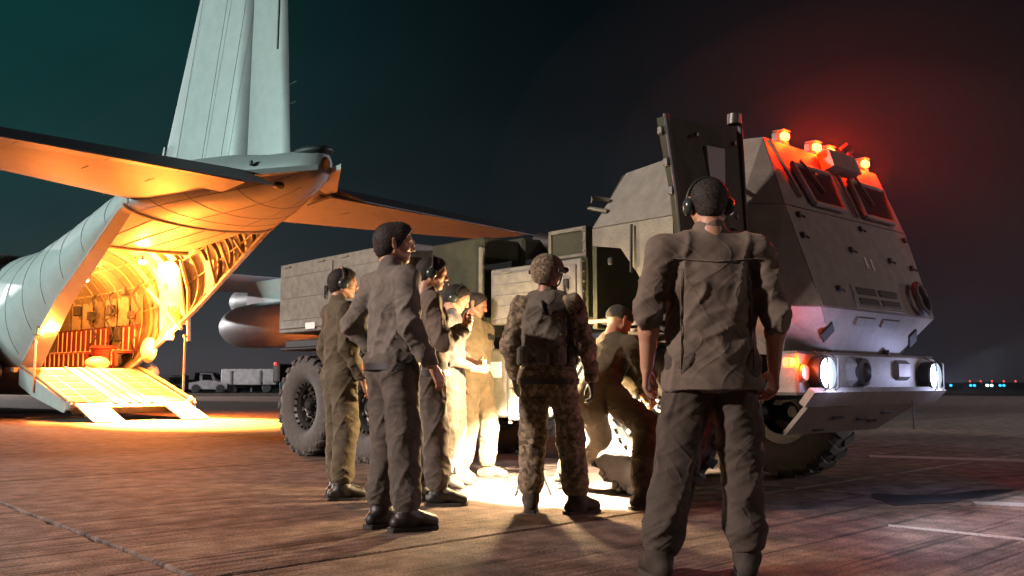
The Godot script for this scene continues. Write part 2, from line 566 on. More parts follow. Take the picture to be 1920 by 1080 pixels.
func make_truck() -> void:
	var t := thing("rocket_launcher_truck", "olive six-wheeled armoured rocket launcher truck with lit headlights and amber roof beacons", "military truck", Vector3(1.832, 0, -7.780), deg_to_rad(-137.71))
	var olive := mt("olive paint", lin(0.20, 0.20, 0.15), 0.55, 0.0, "grime", 0.8)
	var pale := mt("weathered olive panel", lin(0.27, 0.27, 0.23), 0.6, 0.0, "grime", 1.1)
	var tan_ := mt("tan cab paint", lin(0.30, 0.275, 0.235), 0.55, 0.0, "grime", 0.9)
	var green := mt("dark green paint", lin(0.055, 0.062, 0.032), 0.85, 0.0, "grime", 0.7)
	var black := mt("black rubber and steel", lin(0.018, 0.018, 0.018), 0.6, 0.0, "grime", 1.5)
	var rubber := mt("tyre rubber", lin(0.12, 0.115, 0.108), 0.85, 0.0, "grime", 1.6)
	var steel := mt("dark wheel steel", lin(0.10, 0.10, 0.095), 0.42, 0.55, "grime", 2.0)
	var glass := mt("dark armoured glass", lin(0.012, 0.014, 0.016), 0.08)
	var dkg := mt("vent grille", lin(0.05, 0.05, 0.045), 0.7)
	# wheels
	var ty := tyre_mesh().mesh()
	var ri := rim_mesh().mesh()
	for f in [0.0, -3.80, -5.11]:
		for s in [1, -1]:
			var w := sub(t, "wheel")
			w.position = P(f, s * 1.02, 0.588)
			if s < 0: w.rotation.y = PI
			w.rotate_object_local(Vector3.RIGHT, f * 1.3 + s)
			part(w, "tyre", ty, rubber)
			part(w, "rim", ri, steel)
	# chassis
	for s in [-1, 1]:
		var m := M.new()
		m.box(P(-2.4, s * 0.42, 0.92), Vector3(0.09, 0.26, 7.2), Basis(), 0.01)
		part(t, "frame_rail", m, black)
	for f in [0.0, -3.80, -5.11]:
		var m := M.new()
		m.tube([P(f, -0.85, 0.588), P(f, -0.2, 0.60), P(f, 0.2, 0.60), P(f, 0.85, 0.588)], [0.07, 0.09, 0.09, 0.07], 12)
		m.ell(P(f, 0.0, 0.62), Vector3(0.22, 0.2, 0.24), Basis(), 14, 8)
		for s in [-1, 1]: m.box(P(f, s * 0.5, 0.76), Vector3(0.1, 0.05, 1.0), Basis(), 0.01)
		part(t, "axle", m, black)
	var m := M.new()
	m.box(P(-0.1, 0.0, 1.0), Vector3(0.8, 0.55, 1.4), Basis(), 0.05)
	part(t, "engine_block", m, black)
	m = M.new()
	m.box(P(-6.0, 0.0, 0.98), Vector3(2.2, 0.24, 0.16), Basis(), 0.02)
	for s in [-1, 1]: m.box(P(-5.98, s * 0.95, 0.82), Vector3(0.06, 0.2, 0.06))
	m.box(P(-6.09, 0.7, 0.92), Vector3(0.1, 0.14, 0.1), Basis(), 0.02)
	part(t, "rear_bumper", m, black)
	m = M.new(); m.box(P(-5.99, 1.11, 1.1), Vector3(0.025, 0.035, 0.025), Basis(), 0.004)
	part(t, "tail_light", m, glow("red tail lamp", Color(1.0, 0.12, 0.12), 3.0))
	for f in [-5.11, -3.8]:
		for s in [-0.98, 0.98]:
			m = M.new(); m.box(P(f, s, 1.27), Vector3(0.44, 0.03, 1.2), Basis(), 0.01); part(t, "mudguard", m, black)
	# rear bed and launcher module
	m = M.new(); m.box(P(-3.7, 0.0, 1.34), Vector3(2.1, 0.1, 4.3), Basis(), 0.015); part(t, "load_bed", m, black)
	var lm := sub(t, "launcher_module")
	m = M.new(); m.box(P(-3.75, -0.25, 1.86), Vector3(1.6, 0.9, 3.6), Basis(), 0.03); part(lm, "pod_casing", m, green)
	for k in 6:
		m = M.new(); m.box(P(-5.3 + k * 0.62, 0.57, 1.86), Vector3(0.05, 0.86, 0.07), Basis(), 0.01); part(lm, "pod_rib", m, green)
	m = M.new(); m.box(P(-2.42, 0.78, 1.78), Vector3(0.5, 0.98, 0.82), Basis(), 0.02); part(lm, "hydraulic_cabinet", m, green)
	m = M.new(); m.box(P(-2.0, 1.05, 1.66), Vector3(0.05, 1.0, 0.05), Basis(), 0.008); part(lm, "corner_post", m, pale)
	m = M.new(); m.tube([P(-2.1, 0.2, 2.3), P(-1.2, 0.1, 2.12), P(-0.7, 0.1, 2.1)], 0.11, 12); part(lm, "boom", m, black)
	m = M.new(); m.box(P(-1.3, 0.0, 1.72), Vector3(1.2, 0.6, 1.0), Basis(), 0.04); part(lm, "turntable", m, black)
	m = M.new()
	m.lathe(P(-4.75, 0.85, 2.33), Vector3.UP, [[0.06, 0.0], [0.06, 0.05], [0.0, 0.06]], 10)
	m.lathe(P(-4.6, 0.85, 2.33), Vector3.UP, [[0.03, 0.0], [0.03, 0.08], [0.0, 0.09]], 10)
	part(lm, "lifting_eye", m, black)
	var b1 := stow_box(t, -5.76, -3.12, 1.47, 2.33, 0.62, 1.19, pale, black, 2)
	m = M.new(); m.box(P(-4.95, 1.213, 1.535), Vector3(0.006, 0.075, 0.22)); part(b1, "data_plate", m, mt("white enamel plate", lin(0.75, 0.75, 0.72), 0.4))
	var b2 := stow_box(t, -1.71, -0.56, 1.39, 1.90, 0.62, 1.19, pale, black, 1)
	m = M.new()
	m.box(P(-0.76, 0.74, 1.785), Vector3(0.80, 0.78, 0.44), Basis(), 0.012)
	var eb := part(t, "equipment_cabinet", m, green)
	m = M.new()
	for q in [[-0.76, 2.155, 0.44, 0.035], [-0.76, 1.93, 0.44, 0.03]]: m.box(P(q[0], 1.147, q[1]), Vector3(0.02, q[3], q[2]), Basis(), 0.004)
	for f in [-0.965, -0.555]: m.box(P(f, 1.147, 2.04), Vector3(0.02, 0.26, 0.035), Basis(), 0.004)
	part(eb, "edge_frame", m, olive)
	for k in 9:
		m = M.new(); m.lathe(P(-0.56, 1.155, 1.45 + k * 0.085), Vector3.RIGHT, [[0.0, 0.012], [0.01, 0.012], [0.011, 0.0]], 6); part(eb, "bolt", m, pale)
	# steps, battery box and ladder between the axles
	m = M.new()
	m.box(P(-0.38, 1.0, 1.36), Vector3(0.42, 0.03, 0.26), Basis(), 0.006)
	m.box(P(-0.26, 1.15, 1.30), Vector3(0.1, 0.12, 0.03), Basis(), 0.006)
	m.box(P(-0.08, 1.02, 1.27), Vector3(0.40, 0.03, 0.34), Basis(), 0.006)
	part(t, "step_plate", m, tan_)
	m = M.new(); m.box(P(-1.75, 0.92, 0.86), Vector3(0.5, 0.62, 0.7), Basis(), 0.02); part(t, "battery_box", m, pale)
	m = M.new(); m.box(P(-1.68, 1.176, 0.98), Vector3(0.012, 0.14, 0.2)); part(t, "control_panel", m, mt("white enamel panel", lin(0.7, 0.75, 0.78), 0.35))
	var ld := sub(t, "ladder")
	for f in [-1.42, -1.2]:
		m = M.new(); m.box(P(f, 1.2, 0.95), Vector3(0.03, 0.9, 0.04), Basis(), 0.006); part(ld, "ladder_rail", m, tan_)
	for k in 3:
		m = M.new(); m.box(P(-1.31, 1.2, 0.55 + k * 0.28), Vector3(0.07, 0.03, 0.2), Basis(), 0.005); part(ld, "ladder_rung", m, tan_)
	m = M.new(); m.lathe(P(-2.95, 0.8, 0.9), Vector3(0, 0, 1), [[0.0, -0.4], [0.25, -0.4], [0.28, -0.36], [0.28, 0.36], [0.25, 0.4], [0.0, 0.4]], 20); part(t, "fuel_tank", m, green)
	m = M.new()
	m.lathe(P(-0.62, 0.55, 2.17), Vector3.UP, [[0.2, 0.0], [0.2, 0.16], [0.17, 0.2], [0.0, 0.22]], 18)
	m.tube([P(-0.45, 0.35, 2.0), P(-0.45, 0.35, 2.34)], 0.1, 12)
	part(t, "air_cleaner", m, black)
	# hoses and cables sagging between the boxes and the cab
	for q in [[-0.55, 0.95, 1.9, -0.42, 0.9, 2.0], [-0.55, 0.7, 2.1, -0.42, 0.75, 1.95], [-2.0, 0.9, 1.5, -1.7, 0.95, 1.45], [-3.1, 1.0, 1.42, -1.75, 1.05, 1.1]]:
		m = M.new()
		var pa := P(q[0], q[1], q[2]); var pb := P(q[3], q[4], q[5])
		var cv := []
		for k in 9: cv.append(pa.lerp(pb, k / 8.0) + Vector3(0.04 * sin(k * 0.8), -0.16 * sin(PI * k / 8.0), 0))
		m.tube(cv, 0.014, 6)
		part(t, "hose", m, black)
	# ------------------------------------------------ cab, built from armour plates
	var cab := sub(t, "cab")
	var IN := P(0.3, 0.0, 1.9)
	var th := 0.045
	# front centre panel, windscreen panel, chin
	m = M.new(); plate(m, [P(1.43, 0.9, 1.39), P(1.43, -0.9, 1.39), P(1.2, -0.95, 2.12), P(1.2, 0.95, 2.12)], th, IN); var fp := part(cab, "front_panel", m, tan_)
	m = M.new(); plate(m, [P(1.197, 0.95, 2.128), P(1.197, -0.95, 2.128), P(1.0, -0.88, 2.66), P(1.0, 0.88, 2.66)], th, IN); var wp := part(cab, "windscreen_panel", m, tan_)
	m = M.new(); plate(m, [P(1.426, 0.9, 1.382), P(1.426, -0.9, 1.382), P(1.28, -0.52, 1.08), P(1.28, 0.52, 1.08)], th, IN); var chin := part(cab, "chin_panel", m, tan_)
	for s in [1, -1]:
		m = M.new(); plate(m, [P(1.425, s * 0.908, 1.39), P(1.2, s * 0.957, 2.12), P(1.0, s * 1.195, 2.12), P(1.22, s * 1.195, 1.39)], th, IN); part(cab, "corner_panel", m, tan_)
		m = M.new(); plate(m, [P(1.195, s * 0.957, 2.126), P(0.998, s * 0.888, 2.66), P(0.85, s * 0.95, 2.66), P(0.995, s * 1.195, 2.126)], th, IN); part(cab, "corner_panel", m, tan_)
		m = M.new(); plate(m, [P(1.42, s * 0.905, 1.384), P(1.28, s * 0.525, 1.08), P(1.12, s * 0.9, 1.06), P(1.215, s * 1.195, 1.384)], th, IN); part(cab, "corner_panel", m, tan_)
		m = M.new(); plate(m, [P(1.212, s * 1.2, 1.384), P(1.115, s * 0.905, 1.06), P(0.62, s * 1.1, 1.08), P(0.70, s * 1.2, 1.384)], th, IN); part(cab, "corner_panel", m, tan_)
	# near side: pillar, sill, rear quarter; the doorway between them stays open
	m = M.new(); plate(m, [P(1.218, 1.2, 1.395), P(0.998, 1.2, 2.12), P(0.90, 1.2, 2.12), P(1.10, 1.2, 1.395)], th, IN); part(cab, "front_pillar", m, tan_)
	m = M.new(); plate(m, [P(0.995, 1.2, 2.128), P(0.845, 0.955, 2.66), P(0.70, 0.955, 2.66), P(0.86, 1.2, 2.128)], th, IN); part(cab, "front_pillar", m, tan_)
	m = M.new(); plate(m, [P(0.40, 1.2, 2.128), P(0.36, 0.955, 2.66), P(-0.26, 0.955, 2.60), P(-0.42, 1.2, 2.128)], th, IN); var rq := part(cab, "rear_quarter", m, pale)
	m = M.new(); plate(m, [P(0.40, 1.2, 2.12), P(0.40, 1.2, 1.62), P(0.12, 1.2, 1.62), P(-0.12, 1.2, 1.93), P(-0.42, 1.2, 1.98), P(-0.42, 1.2, 2.12)], th, IN); part(cab, "rear_quarter", m, olive)
	m = M.new(); plate(m, [P(1.095, 1.2, 1.40), P(1.06, 1.2, 1.50), P(0.40, 1.2, 1.50), P(0.40, 1.2, 1.40)], th, IN); part(cab, "door_sill", m, olive)
	m = M.new(); plate(m, [P(0.71, 0.955, 2.655), P(0.36, 0.955, 2.655), P(0.36, 1.0, 2.56), P(0.74, 1.0, 2.56)], th, IN); part(cab, "door_head", m, olive)
	# far side
	m = M.new(); plate(m, [P(1.218, -1.2, 1.395), P(0.998, -1.2, 2.12), P(-0.42, -1.2, 2.12), P(-0.42, -1.2, 1.395)], th, IN); part(cab, "far_side_panel", m, tan_)
	m = M.new(); plate(m, [P(0.995, -1.2, 2.128), P(0.845, -0.955, 2.66), P(-0.26, -0.955, 2.60), P(-0.42, -1.2, 2.128)], th, IN); part(cab, "far_side_panel", m, tan_)
	m = M.new(); plate(m, [P(0.998, 0.88, 2.664), P(0.85, 0.945, 2.664), P(-0.26, 0.945, 2.604), P(-0.26, -0.945, 2.604), P(0.85, -0.945, 2.664), P(0.998, -0.88, 2.664)], th, IN); var roof := part(cab, "roof_panel", m, tan_)
	m = M.new(); plate(m, [P(-0.43, 1.19, 1.3), P(-0.43, -1.19, 1.3), P(-0.43, -1.19, 2.12), P(-0.30, -0.95, 2.59), P(-0.30, 0.95, 2.59), P(-0.43, 1.19, 2.12)], th, IN); part(cab, "rear_panel", m, green)
	m = M.new(); m.box(P(0.35, 0.0, 1.36), Vector3(2.3, 0.06, 1.5), Basis(), 0.01); part(cab, "cab_floor", m, black)
	m = M.new()
	m.box(P(0.15, 0.7, 1.62), Vector3(0.5, 0.14, 0.5), Basis(), 0.04); m.box(P(-0.12, 0.7, 1.95), Vector3(0.48, 0.62, 0.12), Basis(0.0 * Vector3.UP + Vector3.RIGHT, 0.12), 0.04)
	part(cab, "seat", m, black)
	m = M.new(); m.box(P(1.0, 0.2, 1.75), Vector3(1.7, 0.3, 0.25), Basis(), 0.05); part(cab, "dashboard", m, black)
	# fender over the near front wheel
	m = M.new()
	for k in 9:
		var a0 := deg_to_rad(8 + k * 18.0); var a1 := deg_to_rad(8 + (k + 1) * 18.0)
		m.hexa([P(cos(a0) * 0.70, 0.80, 0.6 + sin(a0) * 0.72), P(cos(a0) * 0.70, 1.19, 0.6 + sin(a0) * 0.72), P(cos(a1) * 0.70, 1.19, 0.6 + sin(a1) * 0.72), P(cos(a1) * 0.70, 0.80, 0.6 + sin(a1) * 0.72), P(cos(a0) * 0.73, 0.80, 0.6 + sin(a0) * 0.75), P(cos(a0) * 0.73, 1.19, 0.6 + sin(a0) * 0.75), P(cos(a1) * 0.73, 1.19, 0.6 + sin(a1) * 0.75), P(cos(a1) * 0.73, 0.80, 0.6 + sin(a1) * 0.75)])
	part(t, "fender", m, black)
	# open door standing square to the side
	var dr := sub(t, "open_door")
	var DI := P(0.5, 1.6, 2.1)
	m = M.new(); plate(m, [P(1.04, 1.24, 2.63), P(1.0, 2.06, 2.58), P(1.0, 1.93, 2.08), P(1.0, 1.86, 1.55), P(1.08, 1.24, 1.50)], 0.06, DI); part(dr, "door_plate", m, green)
	m = M.new(); plate(m, [P(1.055, 1.46, 2.46), P(1.048, 1.66, 2.45), P(1.043, 1.62, 2.22), P(1.05, 1.46, 2.22)], 0.02, DI); part(dr, "door_window", m, mt("pale armoured glass", lin(0.30, 0.32, 0.32), 0.12))
	m = M.new(); m.tube([P(1.01, 2.05, 2.60), P(1.0, 1.93, 2.08), P(1.0, 1.86, 1.55)], 0.018, 8); part(dr, "door_edge", m, black)
	m = M.new(); m.tube([P(1.05, 1.26, 2.66), P(1.06, 1.25, 2.1), P(1.08, 1.24, 1.52)], 0.018, 8); part(dr, "door_edge", m, black)
	for z in [2.5, 2.3, 2.12]:
		m = M.new(); m.box(P(0.96, 2.05 - (2.58 - z) * 0.26, z), Vector3(0.05, 0.06, 0.05), Basis(), 0.01); part(dr, "door_latch", m, steel)
	m = M.new(); m.lathe(P(1.03, 1.30, 2.67), Vector3.UP, [[0.05, 0.0], [0.05, 0.07], [0.0, 0.08]], 12); part(dr, "door_hinge", m, steel)
	m = M.new(); m.tube([P(1.07, 1.42, 1.9), P(1.12, 1.45, 1.88), P(1.12, 1.62, 1.84), P(1.07, 1.66, 1.83)], 0.016, 8); part(dr, "door_handle", m, steel)
	for q in [[1.34, 2.52], [1.34, 2.0], [1.34, 1.6], [1.78, 2.5], [1.74, 2.1], [1.72, 1.65]]:
		m = M.new(); m.lathe(P(1.055, q[0], q[1]), P(1, 0, 0), [[0.016, -0.02], [0.016, 0.012], [0.0, 0.014]], 8); part(dr, "door_bolt", m, steel)
	# windscreens
	var wq := func(l: float, v: float, out: float) -> Vector3:
		var f := lerpf(1.2, 1.0, v); var z := lerpf(2.12, 2.66, v)
		var n := P(0.54, 0, 0.2).normalized()
		return P(f, l, z) + n * out
	for q in [[0.66, 0.13, 0.55, 0.10], [-0.20, -0.78, -0.24, -0.74]]:
		m = M.new()
		m.prism([wq.call(q[2], 0.13, 0.002), wq.call(q[3], 0.13, 0.002), wq.call(q[1], 0.62, 0.002), wq.call(q[0], 0.62, 0.002)], P(0.54, 0, 0.2).normalized() * 0.03)
		part(wp, "windscreen", m, glass)
		m = M.new()
		var cs := [wq.call(q[2], 0.10, 0.028), wq.call(q[3], 0.10, 0.028), wq.call(q[1], 0.66, 0.028), wq.call(q[0], 0.66, 0.028)]
		for k in 4: m.tube([cs[k], cs[(k + 1) % 4]], 0.022, 6)
		part(wp, "window_frame", m, tan_)
		m = M.new(); m.tube([wq.call(q[0] - 0.1, 0.72, 0.05), wq.call(q[2] - 0.2, 0.3, 0.045)], 0.012, 6); part(wp, "wiper", m, black)
	m = M.new(); m.tube([wq.call(0.86, 0.96, 0.02), wq.call(0.70, 0.16, 0.02)], 0.014, 6); part(wp, "weld_seam", m, olive)
	m = M.new(); m.tube([wq.call(-0.05, 0.75, 0.02), wq.call(-0.12, 0.06, 0.02)], 0.014, 6); part(wp, "weld_seam", m, olive)
	# louvres, hooks, plates on the front panel
	var fq := func(l: float, z: float, out: float) -> Vector3:
		return P(1.43 + (z - 1.39) * (-0.23 / 0.73), l, z) + P(0.73, 0, 0.23).normalized() * out
	var fb := Basis(Vector3.RIGHT, 0.305)
	m = M.new(); m.prism([fq.call(0.40, 1.575, 0.001), fq.call(-0.36, 1.575, 0.001), fq.call(-0.36, 1.40, 0.001), fq.call(0.40, 1.40, 0.001)], P(0.73, 0, 0.23).normalized() * 0.012)
	var gp := part(fp, "grille_panel", m, tan_)
	for a in [[0.20, 0.29], [-0.15, 0.29]]:
		for z in [1.53, 1.45]:
			m = M.new(); m.box(fq.call(a[0], z, 0.013), Vector3(a[1], 0.055, 0.012), fb)
			for k in 3: m.box(fq.call(a[0], z - 0.018 + k * 0.018, 0.02), Vector3(a[1], 0.005, 0.01), fb)
			part(fp, "louvre", m, dkg)
	var cq := func(l: float, z: float, out: float) -> Vector3:
		return P(1.43 + (z - 1.39) * (0.15 / 0.31), l, z) + P(0.31, 0, -0.15).normalized() * out
	var cb := Basis(Vector3.RIGHT, -0.45)
	for l in [0.22, -0.18]:
		m = M.new(); m.box(cq.call(l, 1.31, 0.004), Vector3(0.28, 0.06, 0.012), cb); part(chin, "louvre", m, olive)
		m = M.new(); m.box(cq.call(l * 1.3 + (0.42 if l > 0 else -0.42), 1.22, 0.006), Vector3(0.10, 0.13, 0.02), cb * Basis(Vector3.BACK, 0.7 if l > 0 else -0.7), 0.006); part(chin, "tie_down_slot", m, black)
	m = M.new(); m.tube([cq.call(-0.28, 1.12, 0.01), cq.call(-0.28, 1.05, 0.05), cq.call(-0.28, 0.98, 0.02)], 0.022, 8); part(chin, "tow_hook", m, black)
	for q in [[0.86, 1.90], [0.19, 1.86], [-0.43, 1.83], [-0.80, 1.80], [0.60, 1.53], [0.82, 2.06], [-0.1, 2.06], [-0.86, 2.05]]:
		m = M.new()
		m.box(fq.call(q[0], q[1], 0.012), Vector3(0.035, 0.045, 0.024), fb, 0.006)
		m.tube([fq.call(q[0] - 0.02, q[1] - 0.01, 0.02), fq.call(q[0] - 0.035, q[1] - 0.03, 0.03)], 0.008, 6)
		part(fp, "lifting_hook", m, black)
	for q in [[0.0, 1.775], [-0.095, 1.765]]:
		m = M.new(); m.box(fq.call(q[0], q[1], 0.002), Vector3(0.035, 0.10, 0.006), fb); part(fp, "marking_plate", m, mt("pale marking", lin(0.55, 0.52, 0.46), 0.6))
	m = M.new()
	var rg := []
	for k in 17: rg.append(fq.call(-0.66 + 0.085 * cos(TAU * k / 16.0), 1.52 + 0.115 * sin(TAU * k / 16.0), 0.05))
	m.tube(rg, 0.028, 8, false)
	part(fp, "rubber_ring", m, black)
	m = M.new(); m.box(fq.call(-0.76, 1.5, 0.01), Vector3(0.1, 0.12, 0.02), fb, 0.005); part(fp, "filler_cap", m, olive)
	m = M.new(); m.box(P(0.85, 1.206, 2.3), Vector3(0.012, 0.02, 0.02)); part(cab, "side_plate", m, pale)
	# mirror bracket beside the door
	m = M.new()
	m.tube([P(0.93, 1.15, 2.28), P(0.98, 1.34, 2.24), P(1.0, 1.36, 2.12)], 0.016, 6)
	m.prism([P(1.0, 1.30, 2.2), P(1.0, 1.5, 2.16), P(1.0, 1.44, 2.0), P(1.0, 1.32, 2.02)], P(-0.03, 0, 0))
	part(cab, "mirror", m, pale)
	m = M.new(); m.tube([P(0.02, 1.23, 2.1), P(0.02, 1.24, 1.72)], 0.012, 6); m.box(P(-0.2, 1.23, 1.83), Vector3(0.03, 0.06, 0.05), Basis(), 0.01); part(cab, "grab_handle", m, black)
	m = M.new()
	m.tube([P(-0.32, 1.1, 2.36), P(-0.42, 1.2, 2.38), P(-0.46, 1.2, 2.3), P(-0.3, 1.15, 2.26)], 0.02, 6)
	part(cab, "bracket", m, olive)
	# roof beacons
	var am := glow("amber beacon", Color(1.0, 0.5, 0.16), 14.0)
	var amb := Color(1.0, 0.13, 0.01)
	for q in [[0.95, 0.50], [0.95, 0.02], [0.95, -0.20], [0.95, -0.80]]:
		var bc := sub(t, "roof_beacon")
		m = M.new()
		m.box(P(q[0] - 0.05, q[1], 2.69), Vector3(0.09, 0.05, 0.12), Basis(), 0.01)
		m.box(P(q[0] - 0.06, q[1], 2.75), Vector3(0.10, 0.08, 0.06), Basis(), 0.012)
		m.box(P(q[0] - 0.03, q[1], 2.795), Vector3(0.105, 0.010, 0.10), Basis(), 0.004)
		part(bc, "beacon_housing", m, olive)
		m = M.new(); m.box(P(q[0], q[1], 2.75), Vector3(0.075, 0.058, 0.05), Basis(), 0.012)
		part(bc, "beacon_lamp", m, am)
		omni(bc, P(q[0] + 0.075, q[1], 2.75), amb, 2.4, 0.04)
	m = M.new()
	m.box(P(0.86, -0.34, 2.75), Vector3(0.2, 0.1, 0.16), Basis(), 0.02)
	m.tube([P(0.98, -0.34, 2.7), P(1.02, -0.42, 2.78), P(0.98, -0.46, 2.72)], 0.02, 6)
	m.tube([P(0.99, -0.28, 2.78), P(1.03, -0.33, 2.83)], 0.015, 6)
	part(t, "roof_camera", m, black)
	m = M.new()
	m.prism([wq.call(0.16, 0.72, 0.01), wq.call(-0.30, 0.72, 0.01), wq.call(-0.28, 0.99, 0.01), wq.call(0.14, 0.99, 0.01)], P(0.10, 0, 0.03))
	part(t, "beacon_mount", m, tan_)
	# bumper, skid plate and front lamps
	m = M.new()
	m.box(P(1.24, 0.0, 0.93), Vector3(2.2, 0.3, 0.2), Basis(), 0.02)
	m.box(P(1.32, 0.30, 0.94), Vector3(0.28, 0.22, 0.16), Basis(), 0.05)
	m.box(P(1.30, -0.45, 0.96), Vector3(0.3, 0.2, 0.14), Basis(), 0.05)
	var bp := part(t, "bumper", m, tan_)
	m = M.new()
	plate(m, [P(1.46, 1.1, 0.80), P(1.46, -1.0, 0.80), P(1.38, -0.95, 0.70), P(1.38, 1.1, 0.70)], 0.05, P(0.8, 0, 0.8))
	plate(m, [P(1.375, 1.05, 0.695), P(1.375, -0.62, 0.695), P(1.16, -0.36, 0.50), P(1.16, 0.98, 0.50)], 0.03, P(0.8, 0, 0.8))
	var sk := part(t, "skid_plate", m, tan_)
	m = M.new()
	for q in [[0.5, 0.62], [0.1, 0.60], [-0.1, 0.58], [0.6, 0.53], [-0.2, 0.64]]:
		m.box(P(1.375 - (0.695 - q[1]) * 1.1 + 0.005, q[0], q[1]), Vector3(0.14, 0.014, 0.02), Basis(Vector3.RIGHT, -0.7))
	part(sk, "bolt_slot", m, black)
	m = M.new(); m.tube([P(1.4, -0.50, 0.78), P(1.4, -0.50, 0.5)], 0.008, 6); part(t, "marker_rod", m, pale)
	m = M.new(); m.lathe(P(1.40, 0.30, 0.94), P(1, 0, 0), [[0.1, -0.06], [0.1, 0.02], [0.07, 0.03], [0.06, 0.0], [0.0, 0.0]], 20); part(bp, "tow_socket", m, black)
	var hm := glow("headlight lens", Color(0.86, 0.93, 1.0), 40.0)
	for q in [[0.87, 0.93], [-0.86, 0.915]]:
		var hl := sub(t, "headlight")
		m = M.new()
		m.lathe(P(1.34, q[0], q[1]), P(1, 0, 0), [[0.0, -0.1], [0.09, -0.1], [0.115, 0.0], [0.12, 0.09], [0.108, 0.10], [0.099, 0.06]], 24)
		part(hl, "headlight_bezel", m, black)
		m = M.new()
		m.lathe(P(1.40, q[0], q[1]), P(1, 0, 0), [[0.098, 0.0], [0.085, 0.015], [0.05, 0.028], [0.0, 0.032]], 24, true)
		part(hl, "headlight_lens", m, hm)
		m = M.new()
		for s in [-1, 1]: m.tube([P(1.38, q[0] + s * 0.07, q[1] - 0.15), P(1.47, q[0] + s * 0.07, q[1] - 0.1), P(1.47, q[0] + s * 0.07, q[1] + 0.1), P(1.38, q[0] + s * 0.07, q[1] + 0.15)], 0.006, 6)
		part(hl, "guard_bar", m, black)
		spot(hl, P(1.50, q[0], q[1]), P(4.0, q[0], 0.1), Color(0.86, 0.93, 1.0), 3.5, 58.0, 0.1, 0.8)
		omni(hl, P(1.56, q[0], q[1]), Color(0.78, 0.80, 1.0), 0.3, 0.06)
	m = M.new(); m.box(P(1.29, 1.09, 1.0), Vector3(0.15, 0.07, 0.06), Basis(), 0.012); part(t, "turn_signal", m, glow("amber turn signal", Color(1.0, 0.30, 0.03), 7.0))
	omni(t, P(1.37, 1.11, 1.0), Color(1.0, 0.30, 0.04), 0.3, 0.04)
	m = M.new(); m.lathe(P(1.36, 1.05, 0.93), P(1, 0, 0), [[0.0, 0.02], [0.05, 0.015], [0.06, 0.0]], 16); part(t, "marker_lamp", m, mt("orange lens", lin(0.7, 0.25, 0.12), 0.2))

# ---------------------------------------------------------------- transport aircraft
func keyed(k: Array, t: float, c: int) -> float:
	if t <= k[0][0]: return k[0][c]
	for i in k.size() - 1:
		if t <= k[i + 1][0]:
			var u: float = (t - k[i][0]) / (k[i + 1][0] - k[i][0])
			return lerpf(k[i][c], k[i + 1][c], u)
	return k[-1][c]

# station: centre height, half height above, half height below, half width
var FUS := [[-1.42, 4.84, 0.12, 0.12, 0.10], [-1.35, 4.84, 0.24, 0.22, 0.20], [-1.1, 4.83, 0.32, 0.33, 0.34], [-0.6, 4.80, 0.38, 0.44, 0.56], [0.0, 4.76, 0.46, 0.50, 0.80], [1.0, 4.66, 0.72, 0.46, 1.22], [2.0, 4.55, 0.92, 0.38, 1.55], [2.9, 4.45, 0.95, 0.32, 1.76], [4.0, 4.10, 1.08, 0.8, 1.84], [6.0, 3.45, 1.36, 1.6, 1.90], [9.0, 2.55, 1.85, 2.0, 1.94], [12.0, 2.45, 1.90, 1.95, 1.95], [21.0, 2.45, 1.90, 1.95, 1.95], [24.0, 2.1, 1.3, 1.5, 1.4], [25.5, 1.8, 0.3, 0.4, 0.35]]
func fus_pt(t: float, a: float, off := 0.0) -> Vector3:
	var zc := keyed(FUS, t, 1)
	var hh := keyed(FUS, t, 2 if sin(a) >= 0.0 else 3) + off
	var hw := keyed(FUS, t, 4) + off
	return P(t, hw * cos(a), zc + hh * sin(a))

func sill_z(t: float) -> float:
	return lerpf(4.42, 1.23, (t - 2.9) / 6.0)

func sill_a(t: float) -> float: # angle of the right sill on the section
	var zc := keyed(FUS, t, 1)
	var d := sill_z(t) - zc
	return asin(clampf(d / keyed(FUS, t, 2 if d >= 0.0 else 3), -0.98, 0.98))

func shell(m: M, ts: Array, open: bool, off := 0.0, n := 40) -> void:
	m.gid += 1
	var prev := PackedVector3Array()
	for i in ts.size():
		var r := PackedVector3Array()
		var t: float = ts[i]
		if open:
			var a0 := sill_a(t)
			for k in n + 1: r.append(fus_pt(t, lerpf(a0, PI - a0, float(k) / n), off))
		else:
			for k in n: r.append(fus_pt(t, TAU * k / n, off))
		if i > 0: m.skin(prev, r, m.gid, not open)
		prev = r

# wing-like surface: list of [s, t_lead, t_trail, z, thickness]
func foil(m: M, secs: Array, vert := false) -> void:
	m.gid += 1
	var prof := [[0.0, 0.0], [0.03, 0.45], [0.10, 0.8], [0.28, 1.0], [0.55, 0.82], [0.8, 0.42], [1.0, 0.06], [1.0, -0.06], [0.8, -0.42], [0.55, -0.82], [0.28, -1.0], [0.10, -0.8], [0.03, -0.45]]
	var prev := PackedVector3Array()
	for i in secs.size():
		var q: Array = secs[i]
		var r := PackedVector3Array()
		for p in prof:
			var t := lerpf(q[1], q[2], p[0])
			if vert: r.append(P(t, p[1] * q[4], q[0]))
			else: r.append(P(t, q[0], q[3] + p[1] * q[4]))
		if i > 0: m.skin(prev, r, m.gid)
		if i == 0 or i == secs.size() - 1:
			var o: Array = secs[1] if i == 0 else secs[i - 1]
			var c := P((q[1] + q[2]) / 2, o[0], q[3]) if not vert else P((q[1] + q[2]) / 2, 0, o[0])
			m.cap(r, c)
		prev = r

